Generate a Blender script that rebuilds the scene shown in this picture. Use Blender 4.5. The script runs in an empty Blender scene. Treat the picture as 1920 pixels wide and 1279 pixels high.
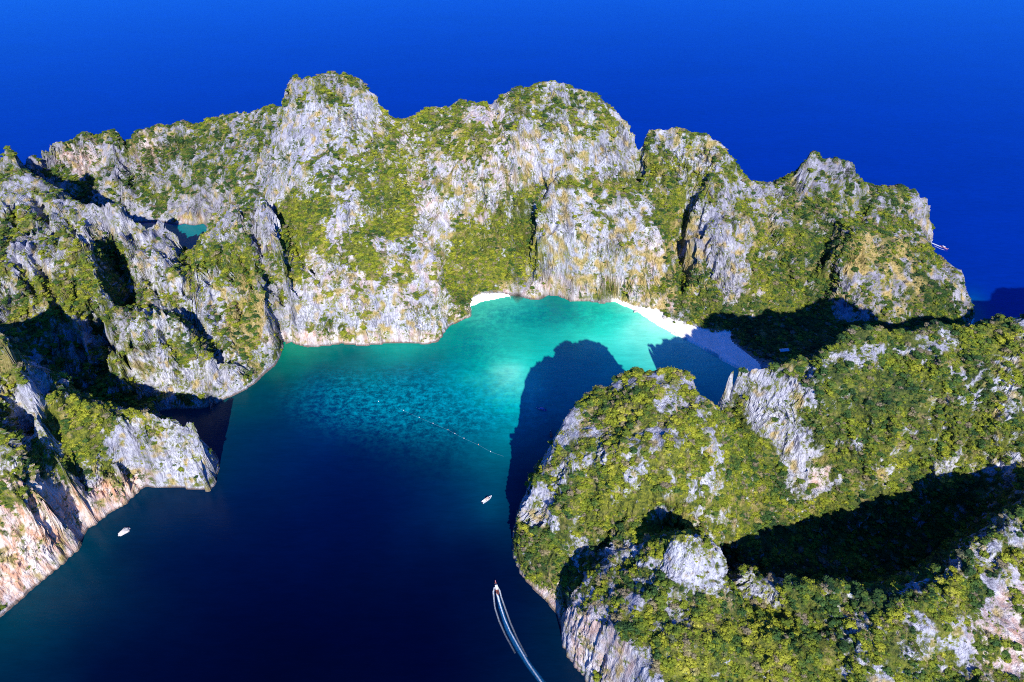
import bpy, math, random
import numpy as np

# ------------------------------------------------------------------ camera, sky, sun
sc = bpy.context.scene
COL = sc.collection
PITCH = math.radians(38.0)
CH = 500.0
cd = bpy.data.cameras.new("camera")
cam = bpy.data.objects.new("camera", cd)
COL.objects.link(cam)
cam.location = (0, 0, CH)
cam.rotation_euler = (math.pi/2 - PITCH, 0, 0)
cd.sensor_width = 36.0
cd.lens = 24.0
cd.clip_start = 1.0
cd.clip_end = 200000.0
sc.camera = cam

SUN_EL = math.radians(33.0)
SUN_AZ = math.radians(9.0)       # the sun stands behind the camera, a little to its right
world = bpy.data.worlds.new("World")
sc.world = world
world.use_nodes = True
wn = world.node_tree.nodes
sky = wn.new("ShaderNodeTexSky")
sky.sky_type = 'NISHITA'
sky.sun_disc = False
sky.sun_elevation = SUN_EL
sky.sun_rotation = math.pi - SUN_AZ
sky.altitude = 0
sky.air_density = 1.0
sky.dust_density = 0.3
sky.ozone_density = 3.0
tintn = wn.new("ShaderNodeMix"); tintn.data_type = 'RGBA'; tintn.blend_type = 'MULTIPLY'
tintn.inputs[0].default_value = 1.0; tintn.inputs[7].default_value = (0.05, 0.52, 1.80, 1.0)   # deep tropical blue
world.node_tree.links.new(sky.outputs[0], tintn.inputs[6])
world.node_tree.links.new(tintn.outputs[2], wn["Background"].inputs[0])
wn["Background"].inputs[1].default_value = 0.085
sd = bpy.data.lights.new("sun", 'SUN')
sd.energy = 4.9
sd.angle = math.radians(0.5)
sd.color = (1.0, 0.975, 0.93)
sun = bpy.data.objects.new("sun", sd)
COL.objects.link(sun)
sun.rotation_euler = (math.pi/2 - SUN_EL, 0, SUN_AZ)
sc.view_settings.view_transform = 'Standard'
sc.view_settings.look = 'None'
sc.view_settings.exposure = 0.78
sc.view_settings.gamma = 1.0
sc.view_settings.use_curve_mapping = False
sc.cycles.use_denoising = False
sc.cycles.filter_width = 1.0
sc.cycles.max_bounces = 4
sc.cycles.diffuse_bounces = 2
sc.cycles.glossy_bounces = 2
sc.cycles.transparent_max_bounces = 4

# ------------------------------------------------------------------ survey helpers
SP, CP = math.sin(PITCH), math.cos(PITCH)
def P(px, py, z=0.0):
    """a place seen in that direction from the drone, at height z"""
    d = (px-960)/1280.0; v = (py-639.5)/1280.0
    t = (CH-z)/(SP+v*CP)
    return (d*t, t*(CP-v*SP), z)
def proj(x, y, z):
    dep = CP*y + SP*(CH-z)
    dep = np.maximum(dep, 1.0)
    up = SP*y - CP*(CH-z)
    return 960+1280*x/dep, 639.5-1280*up/dep, dep
def L(*pts):
    return [P(*p) for p in pts]

rng = np.random.default_rng(7)
_perm = rng.permutation(1024)
_g3 = rng.normal(size=(1024, 3)); _g3 /= np.linalg.norm(_g3, axis=1)[:, None]
def noise3(x, y, z, seed=0):
    xi = np.floor(x).astype(np.int64); yi = np.floor(y).astype(np.int64); zi = np.floor(z).astype(np.int64)
    xf = x-xi; yf = y-yi; zf = z-zi
    u = xf*xf*xf*(xf*(xf*6-15)+10); v = yf*yf*yf*(yf*(yf*6-15)+10); w = zf*zf*zf*(zf*(zf*6-15)+10)
    def h(a, b, c):
        return _perm[(_perm[(_perm[(a+seed*57) & 1023]+b) & 1023]+c) & 1023]
    out = 0
    for dz in (0, 1):
        wz = w if dz else 1-w
        for dy in (0, 1):
            wy = v if dy else 1-v
            for dx in (0, 1):
                wx = u if dx else 1-u
                g = _g3[h(xi+dx, yi+dy, zi+dz)]
                out = out + wx*wy*wz*(g[..., 0]*(xf-dx)+g[..., 1]*(yf-dy)+g[..., 2]*(zf-dz))
    return out*1.6
def fbm(x, y, z, scale, octaves=3, seed=0, gain=0.5):
    s = 0; a = 1.0; f = 1.0/scale
    for i in range(octaves):
        s = s + a*noise3(x*f+13.7*i, y*f+5.1*i, z*f+7.9*i, seed+i)
        f *= 2.03; a *= gain
    return s
def sstep(a, b, x):
    t = np.clip((x-a)/(b-a), 0, 1)
    return t*t*(3-2*t)
def in_poly(X, Y, poly):
    r = np.zeros(X.shape, bool)
    n = len(poly)
    for i in range(n):
        x0, y0 = poly[i][0], poly[i][1]; x1, y1 = poly[(i+1) % n][0], poly[(i+1) % n][1]
        if y0 == y1: continue
        c = ((Y < y0) != (Y < y1)) & (X < (x1-x0)*(Y-y0)/(y1-y0)+x0)
        r ^= c
    return r
def ell(px, py, specs, base):
    """soft elliptical zones (cx, cy, rx, ry, turn, value) laid over a base value"""
    num = np.full(px.shape, 1.0)*base*0.35; den = np.full(px.shape, 0.35)
    for cx, cy, rx, ry, ang, val in specs:
        a = math.radians(ang); c, s = math.cos(a), math.sin(a)
        dx = px-cx; dy = py-cy
        q = ((dx*c+dy*s)/rx)**2+((-dx*s+dy*c)/ry)**2
        w = 6.0*np.exp(-np.minimum(q, 30)**1.5*1.1)
        num += w*val; den += w
    return num/den

# ------------------------------------------------------------------ shores
beach_edge = [(1151, 566), (1189, 582), (1226, 606), (1264, 628), (1301, 645), (1326, 660), (1367, 684), (1405, 702)]
coast = [(-1150, -60), (-480, 60), (-450, 180), (-420, 250)]
coast += L((0, 1160), (30, 1135), (60, 1105), (110, 1062), (148, 1028), (152, 1008), (165, 990), (200, 966), (238, 942), (262, 918), (280, 911),
           (330, 912), (370, 918), (395, 919), (402, 905), (408, 885), (412, 862))
coast += [(-287, 452), (-300, 470), (-322, 490), (-350, 505)]
coast += L((292, 772), (330, 766), (385, 765), (420, 750), (450, 737), (480, 718), (500, 701), (518, 684), (527, 664), (532, 648), (545, 640),
           (560, 646), (575, 652), (610, 648), (640, 644), (680, 648), (720, 644), (760, 643), (800, 645), (822, 643), (826, 634),
           (838, 614), (862, 603), (884, 592), (882, 575), (905, 566), (930, 561), (952, 556), (975, 557), (995, 562), (1012, 562), (1028, 553), (1045, 554),
           (1070, 564), (1100, 564), (1128, 568))
coast += L(*beach_edge)
coast += [(288, 560), (270, 520), (235, 497), (205, 492), (188, 470), (170, 480), (120, 474), (75, 470), (38, 452), (16, 415), (4, 385)]
coast += L((962, 1005), (961, 1030), (966, 1050), (975, 1075), (998, 1103), (1020, 1126), (1042, 1150), (1055, 1175), (1056, 1205), (1068, 1235), (1092, 1262), (1104, 1279))
coast += [(70, 205), (100, 165), (180, 120), (400, 20), (900, 20), (960, 400), (900, 560), (760, 590), (680, 585), (600, 610), (548, 640), (560, 664)]
coast += L((1821, 608),)
coast += [(586, 700), (592, 745), (580, 800), (585, 838)]
coast += L((1736, 456),)
coast += [(588, 905), (580, 950), (520, 965), (430, 930), (330, 905), (250, 925), (150, 950), (60, 985), (-30, 985), (-110, 960), (-190, 970),
          (-260, 1030), (-330, 1100), (-450, 1150), (-560, 1180), (-700, 1150), (-790, 1105), (-850, 1120), (-905, 1060), (-1150, 1010)]
lagoon = [(-640, 905), (-600, 932), (-545, 932), (-505, 925)] + L((346, 419), (362, 423), (383, 419)) + \
         [(-445, 900), (-446, 880), (-414, 792), (-442, 786), (-480, 858), (-520, 850), (-600, 870)]


# ------------------------------------------------------------------ break lines of the relief: (direction x, y, height)
B = []
def bl(*pts): B.append(L(*pts))
def wl(*pts): B.append(list(pts))
# far massif, sky line
bl((48, 305, 84), (62, 280, 96), (100, 266, 100), (140, 257, 104), (165, 236, 112), (205, 236, 112), (230, 243, 108), (270, 241, 108), (350, 226, 110),
   (400, 216, 116), (430, 209, 122), (470, 205, 134), (500, 192, 155), (527, 178, 175), (535, 158, 205), (548, 143, 224), (590, 135, 238), (640, 133, 240),
   (668, 140, 236), (690, 164, 222), (720, 195, 204), (742, 218, 192), (760, 229, 186), (776, 226, 186), (790, 214, 188), (797, 199, 194), (830, 192, 194), (860, 187, 194),
   (890, 185, 196), (910, 190, 196), (935, 181, 202), (955, 167, 212), (1000, 153, 224), (1050, 150, 228), (1090, 158, 222), (1130, 185, 206), (1160, 208, 194), (1174, 234, 181), (1186, 246, 176))
bl((1206, 238, 178), (1240, 231, 184), (1290, 241, 182), (1330, 242, 182), (1352, 258, 174), (1368, 290, 154), (1388, 320, 138), (1425, 338, 128), (1450, 353, 120), (1462, 352, 118),
   (1480, 335, 124), (1510, 306, 142), (1530, 292, 150), (1570, 293, 150), (1600, 303, 144), (1630, 340, 118), (1660, 345, 110), (1700, 353, 100), (1735, 366, 90), (1744, 383, 82))
wl((-760, 1060, 40), (-600, 1110, 70), (-420, 1075, 80), (-300, 1010, 100), (-220, 960, 90), (-120, 925, 110), (-30, 950, 110), (60, 955, 120), (150, 915, 110), (260, 885, 100), (330, 865, 70), (440, 895, 80), (520, 905, 60))
# upper shoulders below the sky line
bl((70, 300, 78), (130, 280, 86), (175, 262, 96), (240, 262, 94), (350, 248, 98), (430, 232, 110), (480, 230, 122), (530, 215, 158), (560, 180, 196), (620, 165, 212), (670, 178, 206), (705, 205, 192))
bl((570, 215, 168), (610, 196, 184), (660, 192, 192), (700, 205, 190), (740, 225, 184))
bl((60, 322, 60), (80, 322, 60), (120, 323, 56), (160, 330, 50), (190, 352, 44), (212, 378, 30))
wl((-800, 930, 40), (-740, 925, 30), (-680, 920, 20), (-650, 915, 10))
bl((200, 290, 80), (205, 330, 62))
bl((270, 290, 74), (290, 330, 50), (300, 375, 14))
bl((240, 275, 76), (250, 320, 48), (262, 375, 16))
bl((360, 300, 70), (350, 350, 34), (330, 395, 8))
bl((440, 260, 96), (430, 320, 70), (430, 345, 56))
bl((330, 360, 30), (350, 362, 40), (375, 362, 40), (390, 372, 32))
bl((338, 385, 26), (370, 390, 30), (395, 392, 24))
bl((396, 345, 62), (410, 335, 70), (425, 345, 66))
bl((400, 390, 40), (430, 390, 48))
# centre-left: white dome and the green couloir
bl((500, 250, 136), (495, 310, 108), (500, 360, 100), (520, 400, 92))
bl((540, 260, 160), (530, 330, 128), (545, 380, 108), (560, 420, 92), (552, 480, 74), (541, 560, 42), (546, 628, 6))
bl((620, 260, 162), (600, 330, 140), (590, 380, 116), (585, 440, 94))
bl((690, 260, 164), (680, 330, 138), (660, 362, 124))
bl((740, 270, 168), (735, 330, 142), (730, 380, 116), (700, 425, 96))
bl((612, 455, 104), (640, 420, 114), (668, 372, 128), (690, 388, 122), (705, 372, 126), (722, 402, 112))
bl((618, 462, 92), (660, 436, 96), (720, 412, 100), (770, 420, 92))
# block B1
bl((538, 505, 76), (560, 492, 84), (590, 488, 90), (640, 470, 96), (720, 447, 102), (770, 448, 100), (800, 462, 92), (818, 490, 80))
bl((548, 560, 46), (600, 570, 50), (660, 560, 58), (740, 550, 60), (800, 560, 50), (828, 575, 34))
bl((536, 610, 18), (600, 622, 20), (700, 618, 22), (780, 615, 22), (832, 612, 12))
bl((852, 545, 18), (875, 560, 16), (880, 585, 6), (850, 595, 8))
# centre: headwall over the cove
bl((820, 250, 168), (815, 320, 138), (812, 380, 104), (822, 440, 70), (838, 500, 36), (850, 560, 12))
bl((862, 240, 176), (858, 320, 140), (855, 400, 86), (862, 460, 50))
bl((893, 250, 176), (916, 318, 140), (896, 390, 88), (906, 430, 60), (898, 500, 24), (900, 542, 6))
bl((960, 230, 192), (965, 310, 150), (968, 370, 104), (960, 420, 70), (955, 470, 42), (950, 515, 16))
bl((1040, 200, 204), (1030, 270, 168), (1030, 330, 134), (1015, 350, 116), (998, 372, 104), (988, 400, 86), (984, 450, 56), (990, 500, 30), (1005, 530, 14))
bl((1120, 240, 182), (1105, 300, 152), (1100, 338, 124), (1150, 345, 118), (1190, 350, 112))
bl((1108, 282, 160), (1130, 262, 170), (1160, 255, 170), (1185, 285, 150), (1200, 320, 130))
bl((1196, 262, 150), (1199, 290, 136), (1196, 296, 134))
# block B2
bl((1003, 408, 100), (1015, 375, 118), (1050, 356, 126), (1110, 350, 126), (1165, 368, 118), (1205, 400, 104), (1240, 445, 84), (1258, 490, 62), (1262, 520, 44))
bl((1006, 440, 84), (1040, 430, 92), (1110, 440, 90), (1190, 460, 78), (1230, 500, 52))
bl((1018, 520, 34), (1080, 525, 32), (1150, 530, 32), (1220, 545, 24), (1250, 570, 10))
bl((1250, 360, 114), (1262, 395, 94), (1275, 450, 62), (1285, 510, 32), (1272, 560, 12))
# right summits
bl((1212, 262, 168), (1215, 300, 146), (1235, 345, 118))
bl((1300, 270, 166), (1290, 310, 144), (1280, 350, 116), (1285, 380, 98), (1284, 440, 70))
bl((1296, 372, 120), (1310, 345, 136), (1345, 322, 144), (1385, 328, 134), (1420, 345, 124))
bl((1300, 420, 98), (1310, 480, 66), (1330, 540, 36), (1345, 590, 12))
bl((1360, 400, 108), (1370, 460, 80), (1385, 520, 48), (1400, 575, 16))
bl((1440, 400, 98), (1470, 460, 66), (1490, 530, 34), (1500, 585, 12))
bl((1460, 375, 106), (1500, 400, 96), (1530, 430, 80), (1545, 500, 44), (1550, 570, 14))
bl((1490, 345, 118), (1500, 370, 104))
bl((1550, 330, 130), (1560, 380, 104), (1580, 405, 92), (1640, 400, 86), (1700, 400, 80), (1725, 420, 66))
bl((1744, 383, 82), (1741, 410, 56), (1738, 435, 28))
bl((1560, 470, 78), (1575, 440, 92), (1600, 428, 94), (1640, 432, 86), (1690, 445, 74), (1735, 462, 60), (1775, 490, 50), (1805, 520, 42), (1812, 545, 32))
bl((1570, 540, 38), (1600, 530, 44), (1680, 530, 42), (1740, 545, 34), (1790, 560, 26), (1812, 585, 12))
bl((1345, 606, 7), (1420, 604, 8), (1500, 610, 8), (1570, 612, 8), (1650, 612, 8), (1740, 612, 8), (1800, 612, 6))
bl((1280, 590, 6), (1310, 596, 6), (1335, 606, 5))
# sand (upper edge of beach) and cove sand
bl((1160, 562, 2.5), (1189, 573, 3), (1238, 584, 3), (1248, 595, 3), (1285, 606, 3), (1335, 622, 3), (1372, 622, 3.2), (1371, 638, 3.2), (1395, 658, 3.2), (1420, 678, 3.2))
bl((884, 556, 2.5), (905, 545, 3), (940, 545, 3), (956, 549, 2.5))
# jungle flat behind the beach, neck between the bays
wl((300, 620, 4), (340, 640, 6), (420, 650, 8), (500, 655, 8), (545, 655, 5))
wl((310, 570, 5), (380, 600, 8), (460, 600, 10), (530, 600, 10))
# left: blade ridge R1
bl((470, 395, 112), (490, 378, 124), (505, 405, 120), (517, 440, 114), (526, 480, 102), (534, 520, 84), (541, 570, 54), (538, 610, 26))
bl((430, 395, 112), (455, 420, 106), (475, 470, 96), (490, 530, 82), (500, 600, 52), (510, 660, 12))
bl((372, 458, 64), (384, 440, 82), (400, 410, 100), (430, 394, 112))
bl((346, 474, 48), (366, 476, 48))
bl((430, 470, 88), (440, 530, 64), (455, 590, 44), (470, 640, 26))
# rim between the lagoon and the near slopes
bl((-60, 286, 158), (0, 298, 148), (35, 312, 140), (60, 335, 132), (100, 352, 124), (140, 380, 118), (210, 384, 116), (270, 390, 112), (318, 405, 104), (333, 435, 84), (340, 458, 66))
wl((-900, 870, 200), (-760, 858, 190), (-695, 846, 170))
wl((-880, 700, 120), (-700, 720, 110), (-600, 700, 100))
bl((0, 380, 134), (60, 410, 118), (110, 430, 108), (150, 425, 108))
bl((200, 440, 92), (260, 450, 92), (310, 470, 82), (340, 490, 74))
bl((245, 480, 84), (300, 480, 84), (335, 530, 76), (370, 560, 64), (400, 620, 44), (420, 700, 14))
# gully G1 with dark east-facing wall of E1
bl((175, 432, 100), (212, 450, 70), (232, 520, 50), (240, 560, 44), (236, 620, 34), (226, 660, 26), (232, 720, 14), (290, 762, 2))
bl((120, 455, 122), (150, 440, 120), (168, 460, 118), (182, 510, 106), (192, 560, 94), (198, 610, 78), (200, 640, 62))
bl((70, 470, 118), (90, 520, 108), (120, 570, 96), (160, 640, 70), (190, 680, 46))
# block D1
bl((234, 602, 92), (260, 588, 94), (300, 584, 94), (340, 604, 84))
bl((196, 662, 72), (215, 640, 84), (300, 640, 74), (380, 650, 52), (450, 690, 24))
bl((200, 700, 52), (215, 740, 30), (280, 756, 12), (340, 752, 12), (400, 742, 12))
# E2 terrace and dark diagonal gully
bl((0, 450, 128), (40, 500, 114), (80, 560, 98), (120, 620, 76), (160, 665, 56), (210, 720, 26))
wl((-460, 520, 40), (-430, 500, 24), (-395, 500, 10), (-360, 510, 1))
bl((0, 560, 90), (60, 640, 70), (110, 690, 52))
# ridge G (tall, at the left border)
bl((-120, 560, 190), (-60, 600, 178), (0, 640, 165), (25, 680, 150), (50, 740, 128), (72, 790, 108), (100, 850, 84), (140, 930, 50), (150, 985, 20))
bl((-120, 700, 155), (-60, 760, 140), (0, 800, 125), (30, 850, 105), (50, 900, 85), (90, 950, 62), (130, 1000, 28))
bl((0, 890, 98), (30, 925, 84), (60, 955, 70), (100, 985, 50), (140, 1018, 14))
bl((0, 1000, 74), (50, 1040, 42), (90, 1062, 14))
bl((0, 1090, 34), (40, 1100, 14))
# second crest F0 and block F1 with green cap
bl((85, 690, 95), (120, 715, 84), (150, 740, 72))
bl((78, 790, 84), (95, 752, 97), (130, 744, 97), (180, 765, 88), (215, 786, 78), (235, 778, 76), (245, 764, 80), (290, 775, 78), (330, 790, 76), (365, 795, 72), (400, 815, 62), (410, 845, 46), (405, 860, 36))
bl((75, 830, 70), (130, 850, 60), (200, 860, 50), (245, 860, 46))
bl((130, 900, 38), (170, 930, 24), (230, 915, 18), (262, 890, 22))
bl((262, 800, 74), (268, 850, 44), (270, 890, 16))
bl((300, 850, 50), (350, 855, 46), (392, 860, 40))
bl((110, 830, 68), (150, 920, 28), (162, 975, 5))
wl((-900, 520, 190), (-700, 500, 180), (-560, 430, 180), (-470, 415, 172))
wl((-900, 300, 160), (-600, 250, 160), (-520, 200, 110))
# near dome N1
bl((975, 965, 44), (990, 935, 62), (1012, 900, 80), (1030, 862, 95), (1048, 808, 112), (1062, 778, 122), (1110, 726, 128), (1180, 693, 145), (1240, 686, 151), (1318, 699, 143), (1342, 718, 147))
wl((22, 395, 60), (45, 425, 60), (85, 440, 70), (130, 440, 80), (160, 430, 90))
bl((1342, 718, 147), (1348, 760, 142), (1354, 800, 136), (1362, 850, 122), (1372, 900, 108), (1385, 950, 92))
bl((1130, 760, 132), (1200, 735, 145), (1280, 735, 151), (1325, 750, 150))
bl((1090, 850, 122), (1180, 830, 142), (1260, 830, 150), (1330, 850, 134))
bl((1040, 940, 82), (1100, 920, 98), (1180, 910, 116), (1260, 910, 124), (1340, 920, 110))
bl((985, 1010, 34), (1030, 1000, 52), (1090, 990, 68), (1150, 980, 84), (1200, 970, 96))
bl((985, 1070, 8), (1030, 1090, 12), (1050, 1130, 8))
# dark gully in N1
bl((1062, 1140, 14), (1066, 1090, 26), (1080, 1060, 34), (1120, 1040, 48), (1160, 1010, 62), (1200, 990, 80), (1250, 985, 84), (1285, 990, 84), (1305, 1000, 92))
# N3 front block
bl((1064, 1140, 46), (1070, 1105, 58), (1100, 1085, 66), (1140, 1050, 78), (1190, 1020, 94), (1240, 1010, 108), (1270, 1012, 122), (1320, 1008, 126), (1345, 1030, 118))
bl((1070, 1130, 50), (1100, 1150, 64), (1140, 1175, 76), (1190, 1215, 82), (1230, 1270, 80), (1250, 1330, 74))
bl((1150, 1100, 82), (1200, 1130, 88), (1260, 1110, 94), (1340, 1112, 92))
bl((1250, 1180, 92), (1350, 1200, 92), (1450, 1230, 88), (1600, 1290, 70))
bl((1252, 1060, 106), (1350, 1060, 106))
# valley between N1 and N2
bl((1358, 745, 74), (1372, 800, 88), (1400, 860, 80), (1420, 920, 68), (1430, 970, 56), (1400, 1010, 48), (1362, 1035, 46), (1355, 1070, 52))
bl((1395, 950, 74), (1390, 1000, 60))
# N2
bl((1374, 692, 122), (1390, 683, 132), (1450, 688, 138), (1500, 668, 146), (1550, 647, 152), (1600, 620, 160), (1650, 606, 166), (1700, 610, 166), (1760, 612, 166), (1840, 606, 168), (1880, 593, 176), (1920, 590, 180), (1990, 570, 196), (2080, 560, 210))
wl((205, 470, 60), (260, 495, 60), (320, 510, 70), (380, 520, 80), (450, 520, 90), (540, 510, 120))
bl((1380, 742, 100), (1396, 762, 102), (1430, 790, 98), (1480, 840, 84), (1520, 880, 74))
bl((1375, 765, 88), (1410, 810, 82), (1450, 860, 70), (1500, 900, 58), (1530, 910, 56))
bl((1500, 740, 126), (1560, 720, 134), (1650, 700, 142), (1760, 710, 142), (1850, 720, 142), (1920, 720, 146), (2020, 720, 160))
bl((1540, 820, 100), (1620, 810, 108), (1720, 800, 114), (1820, 800, 118), (1920, 800, 122))
bl((1500, 950, 48), (1560, 930, 56), (1640, 890, 74), (1720, 870, 84), (1820, 860, 92), (1920, 850, 102))
bl((1440, 1010, 30), (1500, 1020, 22), (1580, 1030, 16), (1660, 1020, 20), (1740, 990, 32), (1800, 960, 50), (1860, 930, 72))
wl((180, 300, 30), (230, 300, 14), (290, 305, 10), (330, 320, 14), (360, 340, 30))
# N4
bl((1380, 1085, 78), (1400, 1065, 82), (1440, 1090, 84), (1500, 1105, 92), (1560, 1095, 98), (1640, 1125, 102), (1710, 1135, 106), (1745, 1110, 108), (1780, 1070, 112), (1810, 1030, 112), (1860, 990, 114), (1920, 945, 119), (2000, 900, 124), (2100, 860, 132))
bl((1400, 1130, 74), (1480, 1150, 76), (1520, 1175, 78), (1560, 1200, 82))
bl((1600, 1180, 94), (1700, 1200, 98), (1780, 1170, 104), (1850, 1120, 104), (1920, 1060, 109))
bl((1700, 1290, 80), (1800, 1270, 86), (1880, 1220, 92), (1960, 1180, 96))
wl((60, 190, 30), (120, 160, 50), (200, 140, 50), (300, 120, 60), (420, 130, 80), (600, 150, 90))
wl((480, 330, 130), (560, 430, 160), (700, 470, 190), (760, 480, 200), (860, 400, 180))

# ------------------------------------------------------------------ height field
GX0, GX1, GY0, GY1 = -1150.0, 960.0, 0.0, 1200.0
def relief(step, Hprev=None, iters=120):
    nx = int((GX1-GX0)/step)+1; ny = int((GY1-GY0)/step)+1
    xs = GX0+np.arange(nx)*step; ys = GY0+np.arange(ny)*step
    X, Y = np.meshgrid(xs, ys)
    sea = ~in_poly(X, Y, coast) | in_poly(X, Y, lagoon)
    fix = sea.copy(); H = np.where(sea, -3.0, 60.0)
    if Hprev is not None:
        ps, Hp = Hprev
        fx = (X-GX0)/ps; fy = (Y-GY0)/ps
        i = np.clip(fx.astype(int), 0, Hp.shape[1]-2); j = np.clip(fy.astype(int), 0, Hp.shape[0]-2)
        a = fx-i; b = fy-j
        up = Hp[j, i]*(1-a)*(1-b)+Hp[j, i+1]*a*(1-b)+Hp[j+1, i]*(1-a)*b+Hp[j+1, i+1]*a*b
        H = np.where(sea, -3.0, up)
    acc = np.zeros(H.shape); cnt = np.zeros(H.shape)
    for line in B:
        for (x0, y0, z0), (x1, y1, z1) in zip(line[:-1], line[1:]):
            n = max(2, int(math.hypot(x1-x0, y1-y0)/step*2)+1)
            t = np.linspace(0, 1, n)
            ii = np.rint((x0+(x1-x0)*t-GX0)/step).astype(int); jj = np.rint((y0+(y1-y0)*t-GY0)/step).astype(int)
            ok = (ii >= 0) & (ii < nx) & (jj >= 0) & (jj < ny)
            np.add.at(acc, (jj[ok], ii[ok]), (z0+(z1-z0)*t)[ok]); np.add.at(cnt, (jj[ok], ii[ok]), 1)
    m = (cnt > 0) & ~sea
    H[m] = acc[m]/cnt[m]
    fix |= m
    w = ~fix; w[0] = w[-1] = False; w[:, 0] = w[:, -1] = False
    for _ in range(iters):
        A = 0.25*(H[1:-1, :-2]+H[1:-1, 2:]+H[:-2, 1:-1]+H[2:, 1:-1])
        H[1:-1, 1:-1] += np.where(w[1:-1, 1:-1], (A-H[1:-1, 1:-1])*1.0, 0)
    return X, Y, H, sea
Hp = None
for st, it in ((40, 200), (20, 150), (10, 120), (5, 100), (2.5, 60)):
    GXm, GYm, H, SEA = relief(st, Hp, it)
    Hp = (st, H)
GS = 2.5
def blur(a, n, ax):
    k = np.ones(n)/n
    pad = [(0, 0)]*a.ndim; pad[ax] = (n//2, n-1-n//2)
    c = np.cumsum(np.pad(a, pad, mode='edge'), axis=ax)
    z = np.zeros_like(np.take(c, [0], axis=ax))
    c = np.concatenate([z, c], axis=ax)
    m = a.shape[ax]
    return (np.take(c, range(n, n+m), axis=ax)-np.take(c, range(0, m), axis=ax))/n
# a little softening of the break lines, then buttresses and gullies
Hs = blur(blur(blur(blur(H, 5, 0), 5, 1), 3, 0), 3, 1)
H = np.where(SEA, H, 0.3*H+0.7*np.maximum(Hs, H*0.97))
hh = np.clip(H, 0, 200)
amp = sstep(6, 60, hh)
n1 = 1-np.abs(fbm(GXm, GYm*0.8, GXm*0, 58, 2, 3))*2.2
n2 = 1-np.abs(fbm(GXm, GYm*0.7, GXm*0, 23, 3, 9))*2.2
fins = 1-np.abs(fbm(GXm+noise3(GXm/40, GYm/40, GXm*0, 7)*10, GYm*0.16, GXm*0, 11, 2, 13))*2.3
finw = sstep(-240, -300, GXm)*sstep(830, 720, GYm)+0.6*np.exp(-((GXm-270)**2+(GYm-740)**2)/60**2)
H = H+amp*((n1-0.45)*4.0+(n2-0.45)*2.4+(fins-0.4)*11*finw*sstep(420, 560, GYm))*np.where(SEA, 0, 1)
sand_px, sand_py, _ = proj(GXm, GYm, 2.0)
def height(x, y):
    fx = np.clip((x-GX0)/GS, 0, H.shape[1]-1.001); fy = np.clip((y-GY0)/GS, 0, H.shape[0]-1.001)
    i = fx.astype(int); j = fy.astype(int); a = fx-i; b = fy-j
    return H[j, i]*(1-a)*(1-b)+H[j, i+1]*a*(1-b)+H[j+1, i]*(1-a)*b+H[j+1, i+1]*a*b

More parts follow.
